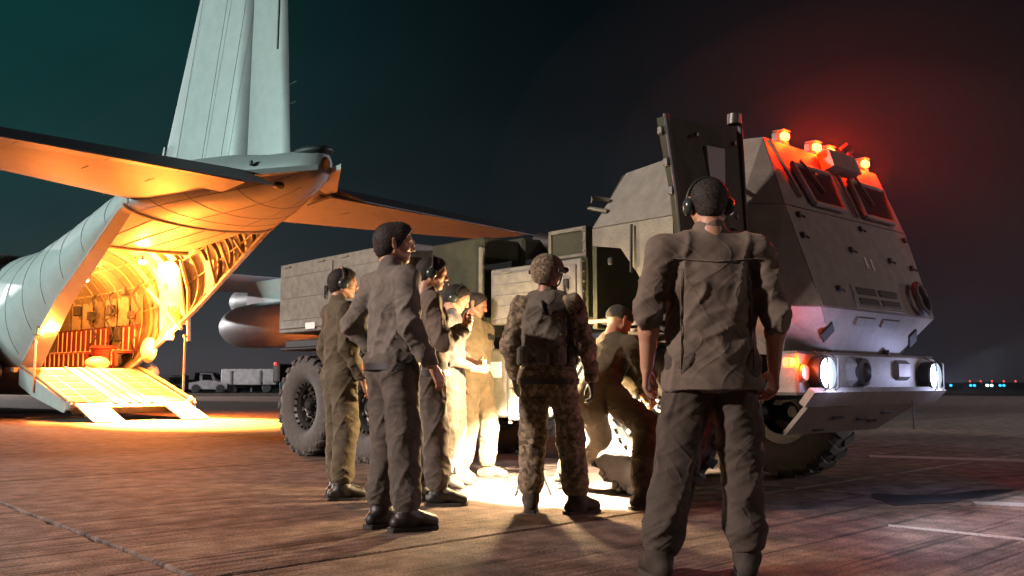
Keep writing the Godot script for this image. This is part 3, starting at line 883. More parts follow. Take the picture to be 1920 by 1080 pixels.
func arc_beam(m: M, t: float, a0: float, a1: float, inn: float, w: float, d: float, n := 14) -> void:
	var rings := []
	for k in n + 1:
		var a := lerpf(a0, a1, float(k) / n)
		var o := fus_pt(t, a, -inn)
		var i2 := fus_pt(t, a, -inn - d)
		rings.append([o + P(-w / 2, 0, 0), o + P(w / 2, 0, 0), i2 + P(w / 2, 0, 0), i2 + P(-w / 2, 0, 0)])
	for k in n:
		m.hexa([rings[k][0], rings[k][1], rings[k][2], rings[k][3], rings[k + 1][0], rings[k + 1][1], rings[k + 1][2], rings[k + 1][3]])

func make_aircraft() -> void:
	var t := thing("transport_aircraft", "grey four-engine transport aircraft seen from its tail with the lit cargo ramp lowered", "aircraft", Vector3(-4.455, 0, -17.0), deg_to_rad(47.7))
	var grey := mt("grey aircraft paint", lin(0.42, 0.42, 0.42), 0.5, 0.0, "soft", 0.3)
	var grey2 := mt("grey aircraft paint aft", lin(0.40, 0.40, 0.395), 0.5, 0.0, "soft", 0.45)
	var seam := mt("panel seam sealant", lin(0.13, 0.12, 0.11), 0.8)
	var dark := mt("dark rubber and shaded elevator", lin(0.02, 0.02, 0.022), 0.6)
	var inner := mt("cargo bay primer", lin(0.20, 0.17, 0.095), 0.6, 0.0, "grime", 0.8)
	var cream := mt("cream liner", lin(0.38, 0.33, 0.22), 0.6, 0.0, "grime", 0.7)
	var white := mt("white liner panel", lin(0.75, 0.72, 0.62), 0.55, 0.0, "grime", 0.9)
	var red := mt("red webbing", lin(0.45, 0.025, 0.02), 0.75, 0.0, "cloth", 3.0)
	var strap := mt("pale webbing", lin(0.6, 0.5, 0.38), 0.8)
	var metal := mt("bare ramp metal", lin(0.48, 0.45, 0.40), 0.55, 0.25, "grime", 0.9)
	var black := mt("black cargo fittings", lin(0.03, 0.03, 0.028), 0.6, 0.0, "grime", 1.0)
	var yellow := mt("yellow bottle paint", lin(0.6, 0.42, 0.04), 0.5)
	# fuselage shells
	var m := M.new()
	var ts := []
	for k in 13: ts.append(9.0 + k * 1.375)
	shell(m, ts, false)
	var fu := part(t, "forward_fuselage", m, grey)
	m = M.new()
	ts = []
	for k in 17: ts.append(lerpf(2.9, 9.0, k / 16.0))
	shell(m, ts, true)
	part(t, "aft_fuselage", m, grey)
	m = M.new()
	ts = [-1.42, -1.35, -1.1, -0.85, -0.6, -0.3, 0.0, 0.33, 0.66, 1.0, 1.33, 1.66, 2.0, 2.3, 2.6, 2.9]
	shell(m, ts, false)
	var tail := part(t, "tail_cone", m, grey2)
	# raised panel seams on the tail and aft sides
	for tt in [0.25, 1.35, 2.2]:
		m = M.new()
		var q := []
		for k in 33: q.append(fus_pt(tt, -PI * 1.02 + PI * 1.04 * k / 32.0 + 0.0, 0.002))
		m.tube(q, 0.0055, 4, false)
		part(tail, "panel_seam", m, seam)
	for a in [-0.55, -1.2, -1.9, -2.6]:
		m = M.new()
		var q := []
		for k in 14: q.append(fus_pt(-0.9 + k * 0.28, a, 0.002))
		m.tube(q, 0.005, 4, false)
		part(tail, "panel_seam", m, seam)
	for tt in [3.6, 4.6, 5.6, 6.6, 7.6, 8.6, 9.8]:
		m = M.new()
		var q := []
		var a0 := sill_a(minf(tt, 8.8)) + 0.1
		for k in 21: q.append(fus_pt(tt, PI - a0 - k * 0.085, 0.003))
		m.tube(q, 0.0055, 4, false)
		part(fu, "panel_seam", m, seam)
	m = M.new(); m.ell(P(-1.0, 0, 5.10), Vector3(0.30, 0.12, 0.52), Basis(), 18, 10); part(tail, "tail_light_fairing", m, dark)
	m = M.new(); m.ell(P(-1.2, -0.05, 5.17), Vector3(0.035, 0.04, 0.035), Basis(), 10, 8); part(tail, "tail_light", m, glow("amber tail light", Color(1.0, 0.45, 0.15), 10.0))
	m = M.new(); m.ell(P(-0.55, -0.40, 4.50), Vector3(0.10, 0.07, 0.12), Basis(), 12, 8); part(tail, "sensor_dome", m, dark)
	m = M.new(); m.box(P(-0.15, -0.76, 4.92), Vector3(0.05, 0.1, 0.1), Basis(), 0.02); part(tail, "antenna_blade", m, dark)
	# stub fairing between tail cone and right stabiliser
	m = M.new()
	m.prism([P(-1.75, 0.10, 4.80), P(-0.4, 0.30, 4.78), P(0.7, 1.15, 4.72), P(-0.35, 1.05, 4.70)], P(0, 0, -0.10))
	m.prism([P(-1.4, -0.15, 4.80), P(-0.4, -0.30, 4.78), P(0.7, -1.15, 4.72), P(-0.35, -1.05, 4.70)], P(0, 0, -0.10))
	part(tail, "stabiliser_fillet", m, grey2)
	# horizontal stabiliser, each half with its drooped elevator
	for s in [-1.0, 1.0]:
		var hs := sub(t, "stabiliser")
		m = M.new()
		foil(m, [[s * 0.5, 3.4, -0.30, 4.66, 0.20], [s * 2.0, 3.0, -0.30, 4.64, 0.17], [s * 5.0, 2.0, -0.34, 4.60, 0.12], [s * 6.7, 1.35, -0.36, 4.58, 0.08], [s * 7.05, 0.9, -0.36, 4.58, 0.04]])
		part(hs, "stabiliser_skin", m, grey)
		m = M.new()
		m.hexa([P(-0.32, s * 1.0, 4.72), P(-0.36, s * 6.9, 4.62), P(-0.36, s * 6.9, 4.56), P(-0.32, s * 1.0, 4.58), P(-1.32, s * 1.0, 4.30), P(-0.95, s * 6.9, 4.34), P(-0.95, s * 6.9, 4.33), P(-1.32, s * 1.0, 4.28)])
		part(hs, "elevator", m, dark)  # dark colour painted in for the unlit upper face
		m = M.new()
		m.hexa([P(-0.31, s * 0.95, 4.55), P(-0.35, s * 6.95, 4.54), P(0.25, s * 6.95, 4.53), P(0.5, s * 0.95, 4.475), P(-0.31, s * 0.95, 4.50), P(-0.35, s * 6.95, 4.50), P(0.25, s * 6.95, 4.50), P(0.5, s * 0.95, 4.44)])
		part(hs, "hinge_strip", m, grey2)
		m = M.new()
		for q in [2.2, 3.4, 4.8, 6.0]: m.tube([P(-0.25, s * q, 4.50), P(2.9 - (q - 2.0) * 0.36, s * q, 4.53)], 0.007, 4)
		part(hs, "panel_seam", m, seam)
	# fin and rudder
	var fin := sub(t, "tail_fin")
	m = M.new()
	foil(m, [[4.7, 5.9, 1.26, 0, 0.20], [5.4, 4.95, 1.26, 0, 0.19], [7.0, 4.30, 1.22, 0, 0.17], [9.3, 3.38, 1.16, 0, 0.13], [10.6, 2.9, 1.12, 0, 0.10], [10.9, 2.3, 1.12, 0, 0.04]], true)
	part(fin, "fin_skin", m, grey)
	m = M.new()
	foil(m, [[5.05, 1.22, -0.28, 0, 0.12], [7.0, 1.18, -0.14, 0, 0.10], [9.3, 1.12, 0.03, 0, 0.08], [10.7, 1.08, 0.13, 0, 0.06]], true)
	var rud := part(fin, "rudder", m, grey2)
	m = M.new()
	m.hexa([P(0.20, -0.065, 7.4), P(0.20, -0.055, 8.9), P(0.17, -0.055, 8.9), P(0.17, -0.065, 7.4), P(0.20, 0.065, 7.4), P(0.20, 0.055, 8.9), P(0.17, 0.055, 8.9), P(0.17, 0.065, 7.4)])
	part(rud, "trim_tab_gap", m, seam)
	m = M.new()
	for z in [6.2, 6.6]: m.tube([P(-0.2, 0, z), P(-0.42, 0, z + 0.02)], 0.012, 5)
	part(rud, "static_wick", m, dark)
	m = M.new()
	for q in [[3.9, 5.6], [2.8, 5.3], [2.0, 5.3]]:
		for s in [-1]: m.tube([P(q[0], s * 0.195, q[1]), P(q[0] - 1.0, s * 0.15, 9.6)], 0.006, 4)
	part(fin, "panel_seam", m, seam)
	m = M.new(); m.prism([P(4.72, -0.13, 5.75), P(4.55, -0.15, 5.7), P(4.45, -0.16, 6.15), P(4.58, -0.12, 6.2)], P(0, -0.02, 0)); part(fin, "access_panel", m, grey2)
	# wings, nacelles and the tank under the right wing
	for s in [-1.0, 1.0]:
		var w := sub(t, "wing")
		m = M.new()
		foil(m, [[s * 0.8, 15.6, 11.0, 4.22, 0.34], [s * 6.0, 15.2, 11.1, 4.30, 0.30], [s * 17.5, 14.0, 11.9, 4.60, 0.16]])
		part(w, "wing_skin", m, grey)
		for q in [4.6, 9.4]:
			m = M.new()
			m.lathe(P(17.6, s * q, 4.0), P(-1, 0, 0), [[0.0, 0.0], [0.18, 0.1], [0.28, 0.35], [0.45, 0.4], [0.52, 0.9], [0.50, 2.4], [0.40, 3.8], [0.2, 5.0], [0.0, 5.2]], 20, true)
			part(w, "engine_nacelle", m, grey2)
	var tk := sub(t, "external_tank")
	m = M.new()
	m.lathe(P(12.6, 6.2, 2.66), P(-1, 0, 0), [[0.0, 0.0], [0.22, 0.06], [0.42, 0.25], [0.58, 0.6], [0.68, 1.1], [0.72, 1.9], [0.72, 3.6], [0.6, 5.0], [0.3, 6.2], [0.0, 6.6]], 28, true)
	part(tk, "tank_body", m, grey)
	m = M.new()
	m.prism([P(11.4, 6.2, 3.2), P(8.2, 6.2, 3.3), P(9.0, 6.2, 4.1), P(11.3, 6.2, 4.1)], P(0, 0.10, 0))
	part(tk, "pylon", m, grey2)
	# gear sponsons on both sides of the belly
	for s in [-1.0, 1.0]:
		m = M.new(); m.ell(P(11.8, s * 2.0, 1.12), Vector3(0.62, 0.55, 2.9), Basis(), 18, 12); part(t, "gear_sponson", m, grey)
		for f in [10.9, 12.5]:
			m = M.new(); m.lathe(P(f, s * 1.95 - 0.2, 0.62), Vector3.RIGHT, [[0.0, 0.0], [0.5, 0.0], [0.62, 0.08], [0.62, 0.32], [0.5, 0.4], [0.0, 0.4]], 22); part(t, "main_wheel", m, dark)
	# ------------------------------------------------ opening rim
	for s in [-1.0, 1.0]:
		m = M.new()
		var rings := []
		var n := 16
		for k in n + 1:
			var tt := lerpf(2.75, 9.05, float(k) / n)
			var a := sill_a(clampf(tt, 2.9, 9.0))
			var o := fus_pt(tt, a, 0.015)
			var wd: float = lerpf(0.26, 0.50, float(k) / n) if s < 0 else 0.12
			var i2 := o + Vector3(-wd, -0.02, 0)
			var up := Vector3(0.03, 0.12, 0.0)
			var rr := [o, i2, i2 + up, o + up]
			if s < 0:
				for e in 4: rr[e] = Vector3(-rr[e].x, rr[e].y, rr[e].z)
			rings.append(rr)
		for k in n: m.hexa([rings[k][0], rings[k][1], rings[k][2], rings[k][3], rings[k + 1][0], rings[k + 1][1], rings[k + 1][2], rings[k + 1][3]])
		part(t, "opening_longeron", m, grey2)
	# aft end frame of the opening
	m = M.new()
	var fr := []
	for k in 25:
		var a := lerpf(-0.03, -PI + 0.03, k / 24.0)
		fr.append(fus_pt(2.9, a, -0.02))
	m.tube(fr, 0.06, 6)
	part(t, "aft_frame", m, grey2)
	# raised cargo door stowed against the tail roof
	var cd := sub(t, "raised_cargo_door")
	m = M.new()
	var pr := PackedVector3Array()
	var rows := []
	for k in 9:
		var u := k / 8.0
		var tt := lerpf(2.98, 6.3, u)
		var r := []
		for i in 11:
			var x := lerpf(-1.0, 1.0, i / 10.0)
			r.append(P(tt, x * lerpf(1.55, 1.42, u), lerpf(4.20, 4.06, u) + 0.22 * x * x * lerpf(1.0, 0.25, u)))
		rows.append(r)
	for k in 8:
		for i in 10:
			var up := Vector3(0, 0.07, 0)
			m.quad_o(rows[k][i], rows[k][i + 1], rows[k + 1][i + 1], rows[k + 1][i], rows[k][i] + up, 5)
			m.quad_o(rows[k][i] + up, rows[k][i + 1] + up, rows[k + 1][i + 1] + up, rows[k + 1][i] + up, rows[k][i], 6)
	for i in 10: m.quad_o(rows[8][i], rows[8][i + 1], rows[8][i + 1] + Vector3(0, 0.07, 0), rows[8][i] + Vector3(0, 0.07, 0), rows[7][i])
	part(cd, "door_skin", m, grey2)
	for i in [2, 4, 6, 8]:
		m = M.new()
		var q := []
		for k in 9: q.append(rows[k][i] + Vector3(0, -0.006, 0))
		m.tube(q, 0.010, 5)
		part(cd, "door_stiffener", m, seam)
	m = M.new(); m.tube([P(6.32, -1.45, 4.08), P(6.32, 0.0, 4.04), P(6.32, 1.45, 4.08)], 0.06, 8); part(cd, "door_edge_beam", m, cream)
	# ------------------------------------------------ cargo bay
	var bay := sub(t, "cargo_bay")
	m = M.new(); m.box(P(12.6, 0, 1.16), Vector3(3.2, 0.12, 7.6), Basis(), 0.01); part(bay, "bay_floor", m, metal)
	m = M.new()
	shell(m, [9.0, 10.0, 11.0, 12.0, 13.0, 14.0, 15.0, 16.0, 16.6], false, -0.10)
	part(bay, "bay_lining", m, inner)
	m = M.new(); m.prism([P(16.5, -1.8, 1.2), P(16.5, 1.8, 1.2), P(16.5, 1.8, 3.2), P(16.5, 1.0, 4.2), P(16.5, -1.0, 4.2), P(16.5, -1.8, 3.2)], P(0.1, 0, 0)); part(bay, "bulkhead", m, cream)
	var tt2 := 3.25
	while tt2 < 16.0:
		m = M.new()
		var a0 := sill_a(tt2) + 0.02 if tt2 < 9.0 else -0.55
		arc_beam(m, tt2, a0, PI * 0.5 if tt2 > 6.4 else a0 + minf(1.0, PI * 0.5 - a0), 0.03, 0.05, 0.10)
		part(bay, "frame_rib", m, inner if int(tt2 * 2.0) % 3 else cream)
		m = M.new()
		if tt2 > 8.6:
			arc_beam(m, tt2 + 0.0, PI * 0.5, PI + 0.5, 0.03, 0.05, 0.10)
			part(bay, "frame_rib", m, inner)
		tt2 += 0.52
	for q in [0.15, 0.55, 0.95]:
		m = M.new()
		var pth := []
		for k in 24:
			var u := 3.4 + k * 0.54
			pth.append(fus_pt(u, maxf(q, sill_a(minf(u, 8.9)) + 0.05), -0.10))
		m.tube(pth, 0.025, 6)
		part(bay, "stringer", m, cream)
	# quilted liner panels on the right wall
	var rng := RandomNumberGenerator.new()
	rng.seed = 5
	for k in 8:
		m = M.new()
		var f0 := 9.2 + k * 0.8
		m.prism([P(f0, 1.72, 2.45), P(f0 + 0.66, 1.72, 2.45), P(f0 + 0.66, 1.70, 3.3), P(f0, 1.70, 3.3)], P(0, -0.03, 0))
		part(bay, "liner_panel", m, cream if k % 3 else inner)
	# red sidewall seats
	for q in [[11.0, 14.7], [9.2, 10.2]]:
		var se := sub(bay, "sidewall_seat")
		m = M.new(); m.prism([P(q[0], 1.62, 1.72), P(q[1], 1.62, 1.72), P(q[1], 1.64, 2.42), P(q[0], 1.64, 2.42)], P(0, -0.03, 0)); part(se, "seat_back", m, red)
		m = M.new(); m.prism([P(q[0], 1.6, 1.70), P(q[0], 1.02, 1.72), P(q[0], 0.98, 1.66), P(q[0], 1.02, 1.30), P(q[0], 1.08, 1.30), P(q[0], 1.07, 1.64), P(q[0], 1.6, 1.64)], P(q[1] - q[0], 0, 0)); part(se, "seat_pan", m, red)
		var f: float = q[0] + 0.16
		while f < q[1]:
			m = M.new(); m.box(P(f, 0.985, 1.50), Vector3(0.02, 0.36, 0.06)); m.box(P(f, 1.28, 1.722), Vector3(0.6, 0.012, 0.06)); m.box(P(f, 1.585, 2.05), Vector3(0.012, 0.66, 0.05)); part(se, "seat_strap", m, strap)
			f += 0.34
	m = M.new(); m.lathe(P(9.7, 0.9, 1.22), Vector3.UP, [[0.0, 0.0], [0.26, 0.0], [0.3, 0.5], [0.34, 0.55], [0.3, 0.62], [0.0, 0.62]], 16); part(bay, "red_bin", m, red)
	m = M.new(); m.ell(P(9.2, 0.55, 1.36), Vector3(0.32, 0.18, 0.25), Basis(), 12, 8); part(bay, "canvas_bundle", m, strap)
	m = M.new(); m.box(P(10.4, -1.2, 1.6), Vector3(0.5, 0.75, 0.9), Basis(), 0.04); part(bay, "red_locker", m, red)
	m = M.new(); m.box(P(9.0, -1.35, 2.0), Vector3(0.4, 0.5, 0.5), Basis(), 0.03); part(bay, "equipment_box", m, cream)
	for q in [[10.9, 2.9, 0.24], [10.3, 2.2, 0.3], [12.2, 2.8, 0.2], [9.6, 2.7, 0.16], [13.2, 3.0, 0.22], [10.0, 3.4, 0.2]]:
		m = M.new(); m.box(P(q[0], 1.58, q[1]), Vector3(0.18, q[2] * 1.3, q[2]), Basis(), 0.02); part(bay, "wall_unit", m, black)
	for q in [[9.1, 1.45], [10.7, 1.5], [11.8, 1.5]]:
		m = M.new()
		var pth := []
		for k in 10: pth.append(P(q[0] + sin(k * 1.7) * 0.12, q[1] + 0.1 * sin(k * 2.3), 1.5 + k * 0.22))
		m.tube(pth, 0.03, 6)
		part(bay, "hose", m, black)
	for k in 4:
		m = M.new(); m.lathe(P(7.0 + k * 0.18, 1.66, 2.3), Vector3.UP, [[0.0, 0.0], [0.07, 0.0], [0.07, 0.5], [0.03, 0.56], [0.0, 0.56]], 10); part(bay, "oxygen_bottle", m, yellow)
	m = M.new()
	for k in 5:
		m.tube([P(9.2 + k * 0.7, -0.4 + k * 0.1, 3.95), P(9.6 + k * 0.7, 0.3, 4.05), P(10.0 + k * 0.7, 0.6, 3.9)], 0.07, 8)
	m.tube([P(8.6, 0.2, 3.95), P(12.0, 0.3, 3.9), P(16.0, 0.2, 3.9)], 0.12, 10)
	m.tube([P(8.6, -0.5, 3.98), P(12.0, -0.6, 3.9), P(16.0, -0.5, 3.9)], 0.08, 10)
	part(bay, "ceiling_duct", m, cream)
	# door on the right wall of the ramp area
	var pd := sub(bay, "side_door")
	m = M.new(); m.prism([P(7.95, 1.78, 2.2), P(6.75, 1.74, 2.35), P(6.75, 1.50, 3.75), P(6.95, 1.42, 3.95), P(7.75, 1.42, 3.95), P(7.95, 1.50, 3.75)], P(0, -0.05, 0)); part(pd, "door_leaf", m, white)
	m = M.new(); m.prism([P(7.65, 1.70, 2.9), P(7.05, 1.67, 2.9), P(7.05, 1.56, 3.4), P(7.65, 1.56, 3.4)], P(0, -0.06, 0)); part(pd, "door_panel", m, cream)
	for f in [6.62, 8.05]:
		m = M.new(); m.tube([P(f, 1.72, 1.9), P(f, 1.66, 3.2), P(f, 1.42, 3.95)], 0.05, 8); part(bay, "door_post", m, white)
	m = M.new(); m.tube([P(8.3, 1.4, 3.3), P(6.6, 1.5, 2.2)], 0.05, 8); part(bay, "diagonal_brace", m, white)
	m = M.new(); m.prism([P(5.75, 1.70, 3.05), P(5.35, 1.70, 3.1), P(5.35, 1.66, 3.85), P(5.75, 1.64, 3.85)], P(0, -0.04, 0)); part(bay, "placard", m, white)
	m = M.new(); m.ell(P(8.2, 1.45, 1.7), Vector3(0.18, 0.34, 0.3), Basis(), 10, 8); part(bay, "white_bag", m, white)
	for q in [[5.2, 0.3], [4.6, 0.25], [4.0, 0.2]]:
		m = M.new(); var zt := sill_z(q[0]); m.tube([P(q[0], 1.62, zt + 0.05), P(q[0] + q[1], 1.5, minf(zt + 1.3, 4.2))], 0.035, 6); part(bay, "hanging_strap", m, cream)
	# lamps in the bay
	var lampg := glow("cargo lamp", Color(1.0, 0.86, 0.62), 40.0)
	var warm := Color(1.0, 0.58, 0.24)
	for q in [[7.3, 0.75, 3.92, 40.0], [8.8, -0.2, 3.80, 22.0], [10.6, 0.7, 3.7, 9.0], [13.0, 0.2, 3.7, 9.0]]:
		var lp := sub(bay, "ceiling_lamp")
		m = M.new(); m.lathe(P(q[0], q[1], q[2]), Vector3.DOWN, [[0.03, -0.12], [0.03, -0.04], [0.11, -0.03], [0.11, 0.0]], 14); part(lp, "lamp_housing", m, cream)
		m = M.new(); m.ell(P(q[0], q[1], q[2] - 0.03), Vector3(0.1, 0.06, 0.1), Basis(), 12, 8); part(lp, "lamp_lens", m, lampg)
		omni(lp, P(q[0], q[1], q[2] - 0.16), warm, q[3], 0.09)
		if q[0] < 8.0: spot(lp, P(q[0], q[1], q[2] - 0.2), P(4.1, 0.3, 0.0), Color(1.0, 0.62, 0.28), 4200.0, 26.0, 0.09, 0.7)
		elif q[0] < 9.0: spot(lp, P(q[0], q[1], q[2] - 0.2), P(7.3, 0.0, 0.6), Color(1.0, 0.62, 0.28), 480.0, 38.0, 0.09, 0.6)
	for s in [-1.0, 1.0]:  # the left one is added out of view to brighten the tail belly
		var wl := sub(bay, "wall_lamp")
		m = M.new(); m.box(P(7.4, s * 1.62, 2.05), Vector3(0.10, 0.22, 0.26), Basis(), 0.02); part(wl, "lamp_housing", m, cream)
		m = M.new(); m.box(P(7.4, s * 1.55, 2.05), Vector3(0.05, 0.18, 0.22), Basis(), 0.02); part(wl, "lamp_lens", m, lampg)
		omni(wl, P(7.2, s * 1.38, 2.1), Color(1.0, 0.50, 0.17), 70.0 if s > 0.0 else 26.0, 0.09)
	# ------------------------------------------------ ramp
	var rp := sub(t, "cargo_ramp")
	var tread := mt("worn tread coating", lin(0.16, 0.115, 0.06), 0.8, 0.0, "grime", 1.2)
	var hing := Vector2(8.75, 1.20)
	var endp := Vector2(5.75, 0.36)
	var rq := func(u: float, s: float, up := 0.0) -> Vector3:
		var c := hing.lerp(endp, u)
		return P(c.x, s, c.y + up)
	m = M.new()
	m.hexa([rq.call(0.0, -1.45), rq.call(0.0, 1.45), rq.call(1.0, 1.45), rq.call(1.0, -1.45), rq.call(0.0, -1.4, -0.22), rq.call(0.0, 1.4, -0.22), rq.call(0.95, 1.35, -0.20), rq.call(0.95, -1.35, -0.20)])
	part(rp, "ramp_deck", m, metal)
	for i in 5:
		for j in 6:
			if j == 2 or j == 3: continue
			m = M.new()
			var u0 := 0.06 + i * 0.185; var u1 := u0 + 0.15
			var s0 := -1.36 + j * 0.455; var s1 := s0 + 0.40
			m.hexa([rq.call(u0, s0, 0.002), rq.call(u0, s1, 0.002), rq.call(u1, s1, 0.002), rq.call(u1, s0, 0.002), rq.call(u0 + 0.006, s0 + 0.015, 0.022), rq.call(u0 + 0.006, s1 - 0.015, 0.022), rq.call(u1 - 0.006, s1 - 0.015, 0.022), rq.call(u1 - 0.006, s0 + 0.015, 0.022)])
			part(rp, "tread_panel", m, tread)
	for s in [-0.42, -0.10, 0.12, 0.42]:
		m = M.new(); m.hexa([rq.call(0.01, s - 0.05), rq.call(0.01, s + 0.05), rq.call(0.99, s + 0.05), rq.call(0.99, s - 0.05), rq.call(0.01, s - 0.04, 0.05), rq.call(0.01, s + 0.04, 0.05), rq.call(0.99, s + 0.04, 0.05), rq.call(0.99, s - 0.04, 0.05)]); part(rp, "guide_rail", m, metal)
		for k in 14:
			m = M.new(); m.lathe(rq.call(0.05 + k * 0.067, s, 0.05), Vector3.UP, [[0.03, 0.0], [0.02, 0.012], [0.0, 0.012]], 6); part(rp, "roller", m, black)
	for s in [-1.45, 1.45]:
		m = M.new(); m.tube([rq.call(0.0, s, 0.06), rq.call(0.5, s, 0.08), rq.call(1.0, s, 0.06)], 0.05, 8); part(rp, "ramp_edge_rail", m, inner)
		m = M.new(); m.prism([rq.call(0.0, s, 0.0), rq.call(1.0, s, 0.0), rq.call(0.92, s, -0.24), rq.call(0.3, s, -0.42), rq.call(0.0, s, -0.40)], Vector3(signf(s) * 0.04, 0, 0)); part(rp, "ramp_side", m, grey2)
		m = M.new(); m.box(rq.call(0.98, s * 0.98, -0.02), Vector3(0.16, 0.22, 0.2), Basis(), 0.03); m.tube([rq.call(0.94, s, 0.1), rq.call(1.03, s, 0.02)], 0.04, 8); part(rp, "ramp_latch", m, metal)
	m = M.new(); m.hexa([rq.call(1.0, -1.4, 0.0), rq.call(1.0, 1.4, 0.0), rq.call(1.02, 1.4, -0.04), rq.call(1.02, -1.4, -0.04), rq.call(0.95, -1.35, -0.21), rq.call(0.95, 1.35, -0.21), rq.call(0.97, 1.35, -0.23), rq.call(0.97, -1.35, -0.23)]); part(rp, "ramp_end_beam", m, inner)
	for s in [-1.0, 1.0]:
		m = M.new(); m.hexa([P(5.85, s - 0.33, 0.40), P(5.85, s + 0.33, 0.40), P(4.75, s + 0.33, 0.025), P(4.75, s - 0.33, 0.025), P(5.80, s - 0.33, 0.34), P(5.80, s + 0.33, 0.34), P(4.78, s + 0.33, 0.0), P(4.78, s - 0.33, 0.0)]); part(rp, "ramp_toe", m, metal)
	for q in [[7.72, -1.52, 2.14, 0.62], [6.42, 1.52, 2.0, 0.5]]:
		m = M.new(); m.tube([P(q[0], q[1], q[2]), P(q[0], q[1], q[3])], 0.028, 8); m.lathe(P(q[0], q[1], q[2] - 0.02), Vector3.UP, [[0.0, 0.0], [0.06, 0.0], [0.06, 0.06], [0.0, 0.06]], 10); part(rp, "ramp_strut", m, metal)

# ---------------------------------------------------------------- people: distance fields meshed as surface nets
class Field:
	var o: Vector3
	var c: float
	var nx: int
	var ny: int
	var nz: int
	var d: PackedFloat32Array
	func _init(lo: Vector3, hi: Vector3, cell: float) -> void:
		o = lo
		c = cell
		nx = int(ceil((hi.x - lo.x) / cell)) + 2
		ny = int(ceil((hi.y - lo.y) / cell)) + 2
		nz = int(ceil((hi.z - lo.z) / cell)) + 2
		d.resize(nx * ny * nz)
		d.fill(1.0)
	# tapered capsule a-b, smoothly joined (sub: smoothly cut away); s squashes x, y, z
	func bone(a: Vector3, b: Vector3, ra: float, rb: float, k := 0.03, s := Vector3.ONE, cut := false) -> void:
		var rm := maxf(ra, rb) + k + c * 2.0
		var ex := s * rm
		var lo := Vector3(minf(a.x, b.x), minf(a.y, b.y), minf(a.z, b.z)) - ex - o
		var hi := Vector3(maxf(a.x, b.x), maxf(a.y, b.y), maxf(a.z, b.z)) + ex - o
		var x0 := clampi(int(lo.x / c), 0, nx - 1); var x1 := clampi(int(hi.x / c) + 1, 0, nx - 1)
		var y0 := clampi(int(lo.y / c), 0, ny - 1); var y1 := clampi(int(hi.y / c) + 1, 0, ny - 1)
		var z0 := clampi(int(lo.z / c), 0, nz - 1); var z1 := clampi(int(hi.z / c) + 1, 0, nz - 1)
		var bx := (b.x - a.x) / s.x; var by := (b.y - a.y) / s.y; var bz := (b.z - a.z) / s.z
		var inv := 1.0 / maxf(bx * bx + by * by + bz * bz, 1e-9)
		var f := (s.x + s.y + s.z) / 3.0
		var dr := rb - ra
		var k4 := 0.25 / k
		for z in range(z0, z1 + 1):
			var pz := (o.z + z * c - a.z) / s.z
			for y in range(y0, y1 + 1):
				var py := (o.y + y * c - a.y) / s.y
				var i := (z * ny + y) * nx + x0
				var q := py * by + pz * bz
				for x in range(x0, x1 + 1):
					var px := (o.x + x * c - a.x) / s.x
					var t := clampf((px * bx + q) * inv, 0.0, 1.0)
					var ex_ := px - bx * t
					var ey := py - by * t
					var ez := pz - bz * t
					var dist := (sqrt(ex_ * ex_ + ey * ey + ez * ez) - ra - dr * t) * f
					var old := d[i]
					if cut:
						dist = -dist
						var h := k - absf(old - dist)
						d[i] = maxf(old, dist) + (h * h * k4 if h > 0.0 else 0.0)
					else:
						var h := k - absf(old - dist)
						d[i] = minf(old, dist) - (h * h * k4 if h > 0.0 else 0.0)
					i += 1
	# keep only the side where n.p < off
	func slice(n: Vector3, off: float) -> void:
		var i := 0
		for z in nz:
			for y in ny:
				var q := n.y * (o.y + y * c) + n.z * (o.z + z * c) + n.x * o.x - off
				for x in nx:
					var e := q + n.x * c * x
					if e > d[i]: d[i] = e
					i += 1
	func mesh_to(out: Dictionary, tf := Transform3D()) -> void:
		var vid := PackedInt32Array()
		vid.resize(nx * ny * nz)
		vid.fill(-1)
		var verts: PackedVector3Array = out.v
		var idx: PackedInt32Array = out.i
		var sx := 1
		var sy := nx
		var sz := nx * ny
		var corner := [0, sx, sy, sx + sy, sz, sx + sz, sy + sz, sx + sy + sz]
		var edges := [[0, 1], [2, 3], [4, 5], [6, 7], [0, 2], [1, 3], [4, 6], [5, 7], [0, 4], [1, 5], [2, 6], [3, 7]]
		for z in range(1, nz - 1):
			for y in range(1, ny - 1):
				var i := (z * ny + y) * nx + 1
				for x in range(1, nx - 1):
					var a := d[i] < 0.0
					for ax in 3:
						var st: int = sx if ax == 0 else (sy if ax == 1 else sz)
						if (d[i + st] < 0.0) == a: continue
						var s1: int = sy if ax == 0 else (sz if ax == 1 else sx)
						var s2: int = sz if ax == 0 else (sx if ax == 1 else sy)
						var cs := [i - s1 - s2, i - s2, i, i - s1]
						var q := []
						for ci in cs:
							if vid[ci] < 0:
								var cx: int = ci % nx
								var cy: int = (ci / nx) % ny
								var cz: int = ci / sz
								var p := Vector3.ZERO
								var n := 0
								for e in edges:
									var da := d[ci + corner[e[0]]]
									var db := d[ci + corner[e[1]]]
									if (da < 0.0) != (db < 0.0):
										var t := da / (da - db)
										var e0: int = e[0]
										var e1: int = e[1]
										p += Vector3(lerpf(e0 & 1, e1 & 1, t), lerpf((e0 >> 1) & 1, (e1 >> 1) & 1, t), lerpf(e0 >> 2, e1 >> 2, t))
										n += 1
								p = p / maxi(n, 1)
								vid[ci] = verts.size()
								verts.append(tf * (o + (p + Vector3(cx, cy, cz)) * c))
							q.append(vid[ci])
						if a: idx.append_array(PackedInt32Array([q[0], q[2], q[1], q[0], q[3], q[2]]))
						else: idx.append_array(PackedInt32Array([q[0], q[1], q[2], q[0], q[2], q[3]]))
					i += 1
		out.v = verts
		out.i = idx

